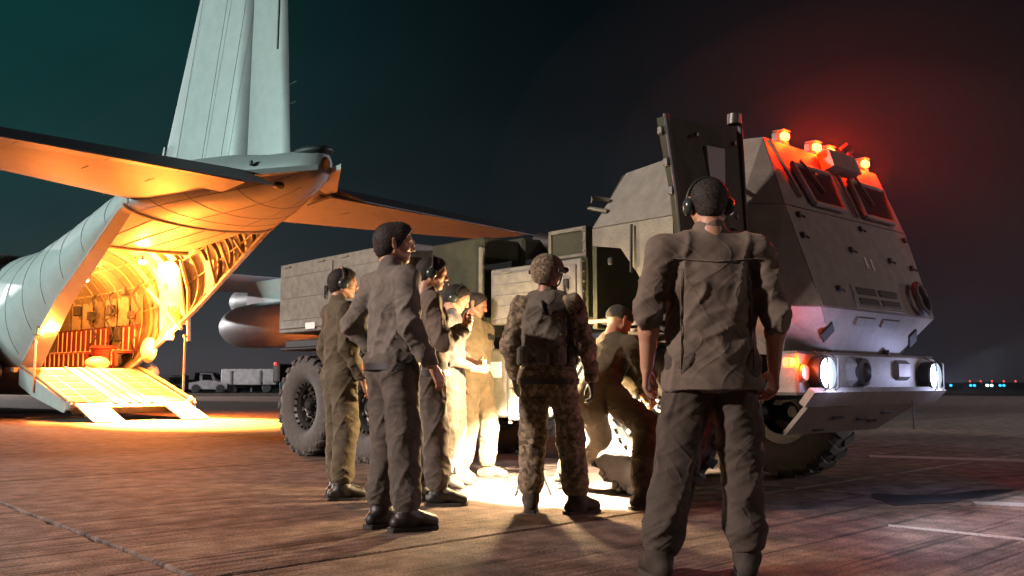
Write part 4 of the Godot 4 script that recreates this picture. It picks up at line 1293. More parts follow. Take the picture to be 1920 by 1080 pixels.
func soft_normals(v: PackedVector3Array, idx: PackedInt32Array) -> PackedVector3Array:
	var n := PackedVector3Array()
	n.resize(v.size())
	for i in range(0, idx.size(), 3):
		var a := idx[i]; var b := idx[i + 1]; var c := idx[i + 2]
		var f := (v[c] - v[a]).cross(v[b] - v[a])
		n[a] += f; n[b] += f; n[c] += f
	for i in n.size(): n[i] = n[i].normalized()
	return n

func net(out: Dictionary) -> ArrayMesh:
	var ar := []
	ar.resize(Mesh.ARRAY_MAX)
	ar[Mesh.ARRAY_VERTEX] = out.v
	ar[Mesh.ARRAY_NORMAL] = soft_normals(out.v, out.i)
	ar[Mesh.ARRAY_INDEX] = out.i
	var m := ArrayMesh.new()
	m.add_surface_from_arrays(Mesh.PRIMITIVE_TRIANGLES, ar)
	return m

func blank() -> Dictionary:
	return {"v": PackedVector3Array(), "i": PackedInt32Array()}

var fold_noise: FastNoiseLite
var fine_noise: FastNoiseLite
# cloth folds: ridges that bunch up round the joints
func crumple(out: Dictionary, joints: Array, base: float, extra: float, sd: float) -> void:
	var v: PackedVector3Array = out.v
	var n := soft_normals(v, out.i)
	for i in v.size():
		var p := v[i]
		var w := 0.0
		for j in joints:
			var r: Vector3 = p - j
			w = maxf(w, exp(-r.length_squared() / 0.0130))
		var q := Vector3(p.x * 5.0 + sd + p.y * 2.2, p.y * 1.3, p.z * 5.0 - p.y * 2.0)
		var f := 1.0 - 2.0 * absf(fold_noise.get_noise_3dv(q))
		f = f * absf(f) - 0.2
		var q2 := Vector3(p.x * 2.6 + sd, p.y * 12.0 + p.x * 6.0 + p.z * 5.0, p.z * 2.6)
		var f2 := 1.0 - 2.0 * absf(fold_noise.get_noise_3dv(q2))
		f2 = f2 * absf(f2) - 0.2
		v[i] = p + n[i] * (f * base + f2 * extra * w)
	out.v = v

func hand_field(out: Dictionary, w: Vector3, el: Vector3, dir: Vector3, palm: Vector3, thumb: Vector3, curl: float, sc: float) -> void:
	var d := dir.normalized()
	var s := (thumb - d * thumb.dot(d)).normalized()
	var n := (palm - d * palm.dot(d) - s * palm.dot(s)).normalized()
	var f := Field.new(w + d * 0.08 * sc - Vector3.ONE * 0.15, w + d * 0.08 * sc + Vector3.ONE * 0.15, 0.0052)
	f.bone(w - d * 0.05, w + d * 0.01, 0.029 * sc, 0.026 * sc, 0.01)
	for k in 4:
		var side: float = [0.028, 0.010, -0.009, -0.027][k] * sc
		var kn: Vector3 = w + d * ([0.088, 0.093, 0.089, 0.080][k] * sc) + s * side
		f.bone(w + d * 0.012 + s * side * 0.6, kn, 0.015 * sc, 0.0125 * sc, 0.012)
		var ln: float = [0.070, 0.078, 0.072, 0.056][k] * sc
		var p := kn
		var a := curl * 0.45
		for g in 3:
			var seg: float = ln * [0.45, 0.31, 0.24][g]
			var q: Vector3 = p + (d * cos(a) + n * sin(a)) * seg
			f.bone(p, q, (0.0098 - g * 0.0008) * sc, (0.0090 - g * 0.0008) * sc, 0.004)
			p = q
			a += curl * [0.75, 0.55, 0.4][g]
	var t0 := w + d * 0.025 * sc + s * 0.022 * sc
	var t1 := t0 + (d * 0.6 + s * 0.62 + n * 0.35).normalized() * 0.042 * sc
	var t2 := t1 + (d * 0.85 + s * 0.2 + n * 0.4).normalized() * 0.032 * sc
	var t3 := t2 + (d * 0.9 - s * 0.05 + n * 0.45).normalized() * 0.026 * sc
	f.bone(t0, t1, 0.016 * sc, 0.0125 * sc, 0.012)
	f.bone(t1, t2, 0.0118 * sc, 0.0105 * sc, 0.005)
	f.bone(t2, t3, 0.0105 * sc, 0.0085 * sc, 0.004)
	f.mesh_to(out)

func head_field(out: Dictionary, tf: Transform3D) -> void:
	var f := Field.new(Vector3(-0.115, -0.21, -0.13), Vector3(0.115, 0.135, 0.145), 0.0062)
	var X := Vector3(0.92, 1, 1)
	f.bone(Vector3(0, 0.028, -0.028), Vector3(0, 0.03, 0.012), 0.084, 0.084, 0.02, X)
	f.bone(Vector3(0, 0.0, 0.032), Vector3(0, -0.062, 0.042), 0.060, 0.042, 0.025)
	for s in [-1.0, 1.0]:
		f.bone(Vector3(s * 0.052, -0.045, -0.005), Vector3(s * 0.018, -0.088, 0.056), 0.024, 0.020, 0.02)
		f.bone(Vector3(s * 0.040, -0.022, 0.060), Vector3(s * 0.046, -0.018, 0.045), 0.024, 0.024, 0.02)
		f.bone(Vector3(s * 0.012, 0.024, 0.088), Vector3(s * 0.050, 0.022, 0.070), 0.012, 0.012, 0.014)
	f.bone(Vector3(0, -0.092, 0.064), Vector3(0, -0.094, 0.060), 0.019, 0.019, 0.016)
	for s in [-1.0, 1.0]:
		f.bone(Vector3(s * 0.030, 0.004, 0.096), Vector3(s * 0.040, 0.004, 0.092), 0.012, 0.012, 0.010, Vector3.ONE, true)
		f.bone(Vector3(s * 0.031, 0.003, 0.076), Vector3(s * 0.033, 0.003, 0.076), 0.0125, 0.0125, 0.003)
		f.bone(Vector3(s * 0.080, -0.022, -0.012), Vector3(s * 0.086, 0.020, -0.020), 0.017, 0.024, 0.006, Vector3(0.4, 1, 0.8))
	f.bone(Vector3(0, 0.012, 0.090), Vector3(0, -0.026, 0.108), 0.009, 0.0135, 0.008)
	f.bone(Vector3(-0.013, -0.030, 0.096), Vector3(0.013, -0.030, 0.096), 0.009, 0.009, 0.006)
	f.bone(Vector3(-0.018, -0.050, 0.082), Vector3(0.018, -0.050, 0.082), 0.0085, 0.0085, 0.006)
	f.bone(Vector3(-0.016, -0.063, 0.080), Vector3(0.016, -0.063, 0.080), 0.0090, 0.0090, 0.006)
	f.bone(Vector3(-0.024, -0.0565, 0.096), Vector3(0.024, -0.0565, 0.096), 0.0035, 0.0035, 0.004, Vector3.ONE, true)
	f.bone(Vector3(0, -0.04, -0.030), Vector3(0, -0.20, -0.045), 0.054, 0.060, 0.02)
	f.mesh_to(out, tf)

func hair_mesh(tf: Transform3D, grow: float, low: float) -> ArrayMesh:
	var f := Field.new(Vector3(-0.125, -0.10, -0.15), Vector3(0.125, 0.16, 0.14), 0.0065)
	f.bone(Vector3(0, 0.030, -0.030), Vector3(0, 0.038, 0.014), 0.086 + grow, 0.085 + grow, 0.02, Vector3(0.93, 1, 1))
	f.bone(Vector3(0, -0.02, -0.055), Vector3(0, 0.02, -0.05), 0.058 + grow, 0.07 + grow, 0.02)
	f.slice(Vector3(0, -0.60, 0.80), 0.026)
	f.slice(Vector3(0, -1.0, 0.55), low)
	var out := blank()
	f.mesh_to(out)
	var v: PackedVector3Array = out.v
	var n := soft_normals(v, out.i)
	for i in v.size(): v[i] = tf * (v[i] + n[i] * (fine_noise.get_noise_3dv(v[i] * 60.0) * 0.0025))
	out.v = v
	# short strands standing off the surface
	var rng := RandomNumberGenerator.new()
	rng.seed = 31
	var idx: PackedInt32Array = out.i
	for q in 900:
		var i := rng.randi() % n.size()
		var b := v[i]
		var d := (tf.basis * (n[i] + Vector3(rng.randfn(0, 0.5), rng.randfn(-0.2, 0.4), rng.randfn(0, 0.5)))).normalized()
		var sd := d.cross(Vector3(rng.randf(), rng.randf(), rng.randf())).normalized() * 0.0014
		var k := v.size()
		v.append(b - sd - d * 0.003); v.append(b + sd - d * 0.003); v.append(b + d * rng.randf_range(0.007, 0.016))
		idx.append_array(PackedInt32Array([k, k + 1, k + 2]))
	out.v = v
	out.i = idx
	return net(out)

func w2l(p: Vector3, at: Vector3, yaw: float) -> Vector3:
	return Basis(Vector3.UP, -yaw) * (p - at)

func surface_seam(root: Node, nm: String, v: PackedVector3Array, ln: Array, s: float, mat: Material) -> void:
	var path := []
	for i in ln.size() - 1:
		for k in 9:
			if k == 8 and i < ln.size() - 2: continue
			var q: Vector2 = (ln[i] as Vector2).lerp(ln[i + 1], k / 8.0) * s
			var best := 9.0
			for p in v:
				if absf(p.x - q.x) < 0.012 and absf(p.y - q.y) < 0.012 and p.z < best: best = p.z
			if best < 8.0: path.append(Vector3(q.x, q.y, best - 0.0005))
	if path.size() < 3: return
	var m := M.new()
	m.tube(path, 0.003, 5)
	part(root, nm, m, mat)

var person_count := 0
func person(o: Dictionary) -> Node3D:
	var nm := "person" if person_count == 0 else "person_%03d" % person_count
	person_count += 1
	var root := thing(nm, o.label, "person", o.at, o.yaw, "people standing round the launcher truck")
	var s: float = o.h / 1.78
	var J := {"hipL": Vector3(0.092, 0.93, 0), "hipR": Vector3(-0.092, 0.93, 0), "kneeL": Vector3(0.11, 0.51, 0.03), "kneeR": Vector3(-0.11, 0.51, 0.03), "ankL": Vector3(0.12, 0.09, -0.02), "ankR": Vector3(-0.12, 0.09, -0.02), "pelvis": Vector3(0, 0.96, 0), "waist": Vector3(0, 1.12, 0.01), "chest": Vector3(0, 1.30, 0.0), "neck": Vector3(0, 1.48, -0.015), "head": Vector3(0, 1.655, 0.015), "shL": Vector3(0.185, 1.425, -0.02), "shR": Vector3(-0.185, 1.425, -0.02), "elL": Vector3(0.25, 1.15, -0.05), "elR": Vector3(-0.25, 1.15, -0.05), "wrL": Vector3(0.26, 0.91, 0.03), "wrR": Vector3(-0.26, 0.91, 0.03)}
	for k in J: J[k] = J[k] * s
	for k in o.get("j", {}): J[k] = o.j[k] * s
	for k in o.get("w", {}): J[k] = w2l(o.w[k], o.at, o.yaw)
	var toes: Dictionary = o.get("toes", {})
	var lo := Vector3(9, 9, 9)
	var hi := -lo
	for k in J:
		lo = lo.min(J[k]); hi = hi.max(J[k])
	lo -= Vector3(0.26, 0.2, 0.26); hi += Vector3(0.26, 0.2, 0.26)
	var sd: float = person_count * 7.3
	var up: Vector3 = (J.neck - J.pelvis).normalized()
	# --- body: core, head and hands in one mesh
	var body := blank()
	var core := Field.new(lo, hi, 0.022)
	core.bone(J.pelvis, J.chest, 0.10, 0.12, 0.04, Vector3(1, 1, 0.7))
	core.bone(J.chest, J.neck - up * 0.05, 0.11, 0.06, 0.04, Vector3(1, 1, 0.7))
	for e in ["L", "R"]:
		core.bone(J["hip" + e], J["knee" + e], 0.07, 0.05, 0.03)
		core.bone(J["knee" + e], J["ank" + e], 0.05, 0.04, 0.03)
		core.bone(J.neck - up * 0.06, J["sh" + e], 0.05, 0.05, 0.03)
		core.bone(J["sh" + e], J["el" + e], 0.045, 0.04, 0.03)
	core.mesh_to(body)
	for e in ["L", "R"]:
		var el: Vector3 = J["el" + e]
		var wr: Vector3 = J["wr" + e]
		var fa := Field.new(el.min(wr) - Vector3.ONE * 0.09, el.max(wr) + Vector3.ONE * 0.09, 0.011)
		fa.bone(el, el.lerp(wr, 0.35), 0.043 * s, 0.045 * s, 0.02)
		fa.bone(el.lerp(wr, 0.35), wr, 0.045 * s, 0.029 * s, 0.02)
		fa.mesh_to(body)
		var sg := 1.0 if e == "L" else -1.0
		var hd: Vector3 = o.get("hand" + e, (wr - el).normalized() + Vector3(0, -0.25, 0.1))
		var pl: Vector3 = o.get("palm" + e, Vector3(-sg, 0, -0.25))
		var tb: Vector3 = o.get("thumb" + e, Vector3(-sg * 0.25, 0, 1))
		if not o.get("gloves", false): hand_field(body, wr, el, hd, pl, tb, o.get("curl", 0.75), s)
		else:
			var gl := blank()
			hand_field(gl, wr, el, hd, pl, tb, o.get("curl", 0.75), s * 1.08)
			part(root, "glove", net(gl), PM.black)
	var hb := Basis(Vector3.UP, o.get("hyaw", 0.0)) * Basis(Vector3.RIGHT, o.get("hpitch", 0.0))
	var htf := Transform3D(hb.scaled(Vector3.ONE * s), J.head)
	head_field(body, htf)
	var bn := part(root, "body", net(body), o.skin)
	for sg in [-1.0, 1.0]:
		var em := M.new()
		em.ell(htf * Vector3(sg * 0.032, 0.003, 0.0795), Vector3.ONE * 0.0105, Basis(), 8, 6)
		part(bn, "eye", em, PM.eye)
	# --- trousers
	var tr := blank()
	var f := Field.new(lo, Vector3(hi.x, J.waist.y + 0.2, hi.z), o.get("cell", 0.0115))
	f.bone(J.hipL, J.hipR, 0.118 * s, 0.118 * s, 0.04, Vector3(1, 1, 0.98))
	f.bone(J.pelvis, J.waist, 0.150 * s, 0.140 * s, 0.04, Vector3(1, 1, 0.76))
	for e in ["L", "R"]:
		f.bone(J["hip" + e], J["knee" + e], 0.108 * s, 0.094 * s, 0.035)
		var an: Vector3 = J["ank" + e]
		var kn: Vector3 = J["knee" + e]
		var sh := (kn - an).normalized()
		f.bone(kn, an + sh * 0.10, 0.094 * s, 0.086 * s, 0.03)
		f.bone(an + sh * 0.13, an + sh * 0.07, 0.088 * s, 0.070 * s, 0.02)
		# cargo pocket
		if o.get("pockets", true):
			var side := Vector3(0.075 if e == "L" else -0.075, 0, 0)
			var pk: Vector3 = (J["hip" + e] as Vector3).lerp(kn, 0.62) + side * s
			f.bone(pk + (J["hip" + e] - kn).normalized() * 0.07, pk - (J["hip" + e] - kn).normalized() * 0.05, 0.045, 0.045, 0.012, Vector3(0.55, 1, 1.5))
	f.mesh_to(tr)
	crumple(tr, [J.kneeL, J.kneeR, J.ankL + Vector3(0, 0.12, 0), J.ankR + Vector3(0, 0.12, 0), J.hipL + Vector3(0, -0.05, 0), J.hipR + Vector3(0, -0.05, 0), (J.hipL + J.kneeL) * 0.5, (J.hipR + J.kneeR) * 0.5], 0.012, 0.014, sd)
	part(root, "trousers", net(tr), o.legs)
	# --- shirt
	var sh_ := blank()
	f = Field.new(lo, hi, o.get("cell", 0.0115))
	var bk: float = o.get("bulk", 1.0)
	var hem: Vector3 = J.pelvis - up * (o.get("hem", 0.06) as float) * s
	f.bone(hem - up * 0.12, J.waist, (0.178 + (bk - 1.0) * 0.36) * s * bk, 0.172 * s * bk, 0.04, Vector3(1, 1, 0.72))
	f.bone(J.waist, J.chest, 0.172 * s * bk, 0.176 * s * bk, 0.04, Vector3(1, 1, 0.70))
	f.bone(J.chest, J.neck - up * 0.07 * s, 0.176 * s * bk, 0.11 * s, 0.04, Vector3(1, 1, 0.72))
	f.bone(J.shL, J.shR, 0.074 * s, 0.074 * s, 0.04)
	f.bone(J.neck - up * 0.04 * s, J.shL, 0.075 * s, 0.062 * s, 0.04)
	f.bone(J.neck - up * 0.04 * s, J.shR, 0.075 * s, 0.062 * s, 0.04)
	f.bone(J.neck - up * 0.05, J.neck + up * 0.036 * s, 0.082 * s, 0.070 * s, 0.015)
	for e in ["L", "R"]:
		var el: Vector3 = J["el" + e]
		var wr: Vector3 = J["wr" + e]
		f.bone(J["sh" + e], el, 0.071 * s, 0.062 * s, 0.03)
		if o.get("rolled", false):
			f.bone(el, el.lerp(wr, 0.12), 0.066 * s, 0.066 * s, 0.015)
		else:
			f.bone(el, el.lerp(wr, 0.9), 0.062 * s, 0.048 * s, 0.03)
	if not o.has("w"): f.slice(-up, (-up).dot(hem - up * 0.03))
	f.mesh_to(sh_)
	crumple(sh_, [J.elL, J.elR, (J.shL + J.elL) * 0.5, (J.shR + J.elR) * 0.5, J.waist + Vector3(0.12, 0, 0), J.waist + Vector3(-0.12, 0, 0), J.waist + Vector3(0, -0.06, -0.1), J.shL + Vector3(-0.05, -0.1, 0), J.shR + Vector3(0.05, -0.1, 0), (J.elL + J.wrL) * 0.5, (J.elR + J.wrR) * 0.5], o.get("fold", 0.013), 0.012, sd + 31.0)
	part(root, "shirt", net(sh_), o.top)
	# --- boots
	for e in ["L", "R"]:
		var an: Vector3 = J["ank" + e]
		var td: Vector3 = toes.get(e, Vector3(0.18 if e == "L" else -0.18, 0, 1))
		td = td.normalized()
		var shin: Vector3 = (J["knee" + e] - an).normalized()
		var up2: Vector3 = o.get("sole" + e, Vector3.UP)
		var bt := blank()
		f = Field.new(an - Vector3.ONE * 0.27, an + Vector3.ONE * 0.27, 0.0105)
		f.bone(an + shin * 0.15, an, 0.060 * s, 0.056 * s, 0.02)
		f.bone(an - up2 * 0.04 - td * 0.055, an - up2 * 0.05 + td * 0.02, 0.042 * s, 0.045 * s, 0.02)
		f.bone(an, an - up2 * 0.045 + td * 0.16 * s, 0.054 * s, 0.042 * s, 0.03)
		f.slice(-up2, (-up2).dot(an - up2 * 0.082 * minf(s, 1.1)))
		f.mesh_to(bt)
		crumple(bt, [an + td * 0.03], 0.002, 0.006, sd)
		var bo := part(root, "boot", net(bt), o.get("boots", PM.boot))
		var so := M.new()
		var rt := up2.cross(td).normalized()
		var ol := []
		for q in [[-0.10, 0.025], [-0.09, 0.04], [-0.02, 0.038], [0.08, 0.05], [0.15, 0.048], [0.19, 0.03], [0.205, 0.0], [0.19, -0.03], [0.15, -0.046], [0.08, -0.046], [-0.02, -0.036], [-0.09, -0.04], [-0.10, -0.025]]:
			ol.append(an - up2 * 0.0895 + td * q[0] * s + rt * q[1] * s * 1.04)
		so.prism(ol, up2 * 0.022)
		part(bo, "sole", so, PM.sole)
	# --- belt on the tucked ones, seams and pocket flaps on the others
	var dk: Material = PM.black
	if o.has("belt"):
		var bm := M.new()
		var bc: Vector3 = hem - up * 0.03 * s
		var lo_r := []
		for k in 41:
			var a := TAU * k / 40.0
			lo_r.append(bc + Vector3(cos(a) * 0.222 * s, 0, sin(a) * 0.150 * s))
		bm.gid += 1
		for k in 40:
			var pa: Vector3 = lo_r[k]; var pb: Vector3 = lo_r[k + 1]
			bm.quad_o(pa - up * 0.02, pb - up * 0.02, pb + up * 0.02, pa + up * 0.02, bc, bm.gid)
		part(root, "belt", bm, dk)
	if o.get("seams", false):
		var sv: PackedVector3Array = sh_.v
		for ln in [[Vector2(-0.19, 1.385), Vector2(0.0, 1.365), Vector2(0.19, 1.385)], [Vector2(-0.15, 1.34), Vector2(-0.155, 1.1), Vector2(-0.16, 0.9)], [Vector2(0.15, 1.34), Vector2(0.155, 1.1), Vector2(0.16, 0.9)]]: surface_seam(root, "shirt_seam", sv, ln, s, o.top)
	if o.get("hair", true):
		part(root, "hair", hair_mesh(htf, o.get("hairgrow", 0.006), 0.042), PM.hair)
	if o.get("headset", false): headset(root, htf, o.get("boom", true))
	root.set_meta("J", J)
	return root

func headset(root: Node, tf: Transform3D, boom: bool) -> void:
	var hs := sub(root, "headset")
	var m := M.new()
	var q := []
	for k in 21:
		var a := lerpf(-0.05, PI + 0.05, k / 20.0)
		q.append(tf * Vector3(0.097 * cos(a), 0.005 + 0.127 * sin(a), -0.012))
	m.tube(q, 0.0095, 8)
	part(hs, "headband", m, PM.black)
	for sg in [-1.0, 1.0]:
		m = M.new()
		var ax := (tf.basis * Vector3(sg, 0, 0)).normalized()
		m.lathe(tf * Vector3(sg * 0.074, -0.004, -0.012), ax, [[0.034, 0.0], [0.042, 0.006], [0.042, 0.022], [0.036, 0.034], [0.022, 0.042], [0.0, 0.044]], 20, true)
		part(hs, "earcup", m, PM.cup)
	if boom:
		m = M.new()
		m.tube([tf * Vector3(0.098, -0.02, 0.0), tf * Vector3(0.085, -0.055, 0.06), tf * Vector3(0.045, -0.062, 0.112), tf * Vector3(0.012, -0.06, 0.118)], 0.0045, 6)
		m.ell(tf * Vector3(0.008, -0.06, 0.118), Vector3(0.014, 0.011, 0.010), Basis(), 8, 6)
		part(hs, "microphone_boom", m, PM.black)

var PM := {}
func cloth(nm: String, c: Color, t := "cloth", sc := 1.3) -> StandardMaterial3D:
	var m := mt(nm, c, 0.9, 0.0, t, sc)
	m.albedo_texture = tex[t]
	m.heightmap_enabled = false
	m.normal_enabled = true
	m.normal_texture = tex.crease_n
	m.normal_scale = 0.6
	m.rim_enabled = true
	m.rim = 0.25
	m.rim_tint = 0.6
	return m

func W(x: float, z: float, D: float) -> Vector3:
	return Vector3(x, z, -D)

func make_people() -> void:
	fold_noise = FastNoiseLite.new()
	fold_noise.seed = 9
	fold_noise.frequency = 1.0
	fold_noise.noise_type = FastNoiseLite.TYPE_SIMPLEX_SMOOTH
	fold_noise.fractal_type = FastNoiseLite.FRACTAL_FBM
	fold_noise.fractal_octaves = 1
	fold_noise.domain_warp_enabled = true
	fold_noise.domain_warp_amplitude = 0.5
	fold_noise.domain_warp_frequency = 0.5
	fold_noise.domain_warp_fractal_type = FastNoiseLite.DOMAIN_WARP_FRACTAL_NONE
	fine_noise = FastNoiseLite.new()
	fine_noise.seed = 4
	fine_noise.frequency = 1.0
	var wv: Image = tex.weave.get_image().duplicate()
	wv.convert(Image.FORMAT_RGBA8)
	wv.bump_map_to_normal_map(4.0)
	tex.weave_n = ImageTexture.create_from_image(wv)
	PM.black = mt("black fittings", lin(0.015, 0.015, 0.016), 0.5)
	PM.cup = mt("dark green ear cup", lin(0.03, 0.04, 0.038), 0.25)
	PM.eye = mt("eye", lin(0.04, 0.03, 0.025), 0.1)
	PM.hair = mt("black hair", lin(0.014, 0.010, 0.009), 0.8)
	PM.boot = mt("brown suede boots", lin(0.11, 0.08, 0.055), 0.85, 0.0, "cloth", 6.0)
	PM.blackboot = mt("black leather boots", lin(0.025, 0.022, 0.02), 0.5, 0.0, "cloth", 6.0)
	PM.sole = mt("rubber sole", lin(0.03, 0.027, 0.023), 0.9)
	var skin1 := mt("skin", lin(0.42, 0.23, 0.15), 0.5)
	var skin2 := mt("tanned skin", lin(0.36, 0.19, 0.12), 0.5)
	var skin3 := mt("brown skin", lin(0.24, 0.12, 0.075), 0.5)
	for k in [skin1, skin2, skin3]:
		k.subsurf_scatter_enabled = true
		k.subsurf_scatter_strength = 0.15
	var tan1 := cloth("tan coverall", lin(0.44, 0.345, 0.27))
	var tan2 := cloth("brown coverall trousers", lin(0.19, 0.145, 0.115))
	var grey1 := cloth("grey brown coverall", lin(0.48, 0.42, 0.36))
	var grey2 := cloth("grey brown trousers", lin(0.28, 0.235, 0.195))
	var oliv := cloth("olive coverall", lin(0.32, 0.26, 0.155))
	var sand := cloth("sand coverall", lin(0.48, 0.37, 0.22))
	var pale := cloth("pale grey shirt", lin(0.45, 0.43, 0.46))
	var palet := cloth("pale trousers", lin(0.58, 0.53, 0.46))
	var dolv := cloth("dark olive coverall", lin(0.22, 0.17, 0.095))
	var camo := cloth("camouflage cloth", lin(0.8, 0.8, 0.8), "camo", 2.2)
	var camo2 := cloth("coyote vest", lin(0.36, 0.31, 0.24))
	tan1.normal_scale = 0.42
	tan2.normal_scale = 0.5
	# nearest man, back to the camera
	person({"label": "nearest person, back to camera, tan coverall with rolled sleeves and black headset", "at": W(0.915, 0, 4.10), "yaw": PI, "h": 1.83, "bulk": 1.1, "cell": 0.0085, "fold": 0.014, "seams": true, "skin": skin1, "top": tan1, "legs": tan2, "rolled": true, "headset": true, "boom": false, "hem": 0.12, "hpitch": 0.10, "hairgrow": 0.004,
		"j": {"head": Vector3(0, 1.638, 0.02), "neck": Vector3(0, 1.49, -0.015), "hipL": Vector3(0.088, 0.93, 0), "hipR": Vector3(-0.088, 0.93, 0), "kneeL": Vector3(0.165, 0.51, 0.03), "ankL": Vector3(0.255, 0.09, -0.02), "kneeR": Vector3(-0.125, 0.51, 0.04), "ankR": Vector3(-0.13, 0.09, 0.0), "elL": Vector3(0.285, 1.165, -0.06), "elR": Vector3(-0.275, 1.15, -0.04), "wrL": Vector3(0.285, 0.91, 0.05), "wrR": Vector3(-0.29, 0.905, 0.06), "shL": Vector3(0.205, 1.425, -0.02), "shR": Vector3(-0.205, 1.425, -0.02)}})
	# tall man with glasses
	var p2 := person({"label": "tall person with glasses seen from behind, grey-brown coverall, right arm hanging", "at": W(-0.73, 0, 5.45), "yaw": deg_to_rad(128), "h": 1.84, "skin": skin1, "top": grey1, "legs": grey2, "hem": 0.0, "belt": 1, "hyaw": -0.45, "boots": PM.blackboot, "hairgrow": 0.015,
		"j": {"elR": Vector3(-0.25, 1.155, -0.03), "wrR": Vector3(-0.26, 0.925, 0.12), "elL": Vector3(0.28, 1.19, -0.12), "wrL": Vector3(0.21, 0.98, 0.04), "ankL": Vector3(0.08, 0.09, -0.02), "ankR": Vector3(-0.13, 0.09, 0.03), "kneeL": Vector3(0.09, 0.51, 0.03)}})
	glasses(p2, 1.84 / 1.78, -0.45, 0.0)
	# man at the left with headset
	person({"label": "leftmost person in olive-brown coverall and headset beside the truck's rear wheel", "at": W(-1.31, 0, 6.85), "yaw": deg_to_rad(118), "h": 1.74, "skin": skin2, "top": oliv, "legs": oliv, "headset": true, "hem": 0.03, "hyaw": -0.15, "boots": PM.blackboot,
		"j": {"elR": Vector3(-0.25, 1.14, -0.02), "wrR": Vector3(-0.25, 0.90, 0.11), "ankL": Vector3(0.10, 0.09, 0.03), "ankR": Vector3(-0.13, 0.09, -0.02)}})
	# man with folded arms
	person({"label": "person in headset and tan shirt with arms raised before the chest, third from left", "at": W(-0.60, 0, 6.55), "yaw": deg_to_rad(102), "h": 1.785, "skin": skin2, "top": tan1, "legs": grey2, "headset": true, "hem": 0.0, "belt": 1, "hpitch": 0.12, "hyaw": -0.05, "boots": PM.blackboot, "curl": 1.0,
		"j": {"elR": Vector3(-0.23, 1.145, 0.07), "wrR": Vector3(-0.05, 1.235, 0.25), "elL": Vector3(0.23, 1.15, 0.08), "wrL": Vector3(0.06, 1.27, 0.25), "ankR": Vector3(-0.12, 0.09, 0.06), "ankL": Vector3(0.10, 0.09, -0.08)},
		"handR": Vector3(0.6, 0.5, 0.5), "handL": Vector3(-0.6, 0.4, 0.5), "palmR": Vector3(0.3, -0.4, -0.8), "palmL": Vector3(-0.3, -0.4, -0.8), "thumbR": Vector3(0, 1, 0.2), "thumbL": Vector3(0, 1, 0.2)})
	# man looking down in pale clothes
	person({"label": "person in pale trousers and headset looking down, partly hidden behind the person with raised arms", "at": W(-0.52, 0, 7.45), "yaw": deg_to_rad(78), "h": 1.70, "skin": skin1, "top": pale, "legs": palet, "headset": true, "rolled": true, "hpitch": 0.42, "hem": 0.02, "curl": 1.0,
		"j": {"elR": Vector3(-0.22, 1.12, 0.04), "wrR": Vector3(-0.06, 1.02, 0.26), "elL": Vector3(0.22, 1.12, 0.04), "wrL": Vector3(0.05, 1.06, 0.25), "neck": Vector3(0, 1.47, 0.02), "head": Vector3(0, 1.63, 0.07)},
		"handR": Vector3(0.5, 0.0, 0.6), "handL": Vector3(-0.5, 0.0, 0.6), "palmR": Vector3(0.2, 0.3, -0.8), "palmL": Vector3(-0.2, 0.3, -0.8), "thumbR": Vector3(0, 1, 0.2), "thumbL": Vector3(0, 1, 0.2)})
	# man in sand suit
	var p6 := person({"label": "person in sand flight suit with dark chest patch, facing the light beside the truck", "at": W(-0.34, 0, 8.15), "yaw": deg_to_rad(52), "h": 1.68, "skin": skin3, "top": sand, "legs": sand, "hem": 0.02, "hpitch": 0.25, "hyaw": 0.5,
		"j": {"elL": Vector3(0.26, 1.13, -0.03), "wrL": Vector3(0.27, 0.89, 0.08), "ankL": Vector3(0.17, 0.09, 0.02), "kneeL": Vector3(0.14, 0.51, 0.06), "ankR": Vector3(-0.14, 0.09, -0.04)}, "toes": {"L": Vector3(0.6, 0, 1)}, "boots": mt("sand suede boots", lin(0.4, 0.3, 0.2), 0.85, 0.0, "cloth", 6.0)})
	var pm := M.new()
	pm.box(Vector3(0.075, 1.27, 0.142), Vector3(0.075, 0.05, 0.014), Basis(Vector3.RIGHT, -0.12), 0.004)
	part(p6, "chest_patch", pm, PM.black)
	# soldier in helmet and vest
	var p7 := person({"label": "person in helmet, camouflage and body armour vest seen from behind", "at": W(0.245, 0, 6.13), "yaw": deg_to_rad(166), "h": 1.73, "skin": skin3, "top": camo, "legs": camo, "hem": 0.03, "belt": 1, "hyaw": -0.25, "gloves": true, "hair": false,
		"j": {"ankL": Vector3(0.125, 0.09, 0.0), "ankR": Vector3(-0.20, 0.09, -0.02), "kneeR": Vector3(-0.15, 0.51, 0.03), "elR": Vector3(-0.285, 1.13, -0.02), "wrR": Vector3(-0.295, 0.90, 0.05), "elL": Vector3(0.275, 1.14, -0.02), "wrL": Vector3(0.255, 0.92, 0.08)}, "toes": {"R": Vector3(-0.7, 0, 0.8)}})
	armour(p7, 1.73 / 1.78, camo2, camo, -0.25)
	# man bending at the front wheel
	var k := 0.955
	var ww := {}
	var src := {"pelvis": [0.65, 0.84, 6.95], "hipR": [0.71, 0.80, 6.88], "hipL": [0.60, 0.80, 7.03], "waist": [0.72, 0.96, 7.02], "chest": [0.785, 1.09, 7.08], "neck": [0.83, 1.215, 7.12], "head": [0.855, 1.345, 7.12], "shR": [0.93, 1.14, 6.96], "shL": [0.72, 1.14, 7.26], "kneeR": [0.985, 0.555, 6.66], "kneeL": [0.70, 0.42, 7.30], "elR": [1.03, 0.92, 6.86], "wrR": [1.08, 0.76, 7.02], "elL": [0.90, 0.93, 7.36], "wrL": [1.04, 0.78, 7.26]}
	for q in src: ww[q] = W(src[q][0] * k, 0.87 + (src[q][1] - 0.87) * k, src[q][2] * k)
	ww.ankR = W(0.895, 0.09, 6.28)
	ww.ankL = W(0.42, 0.13, 7.45)
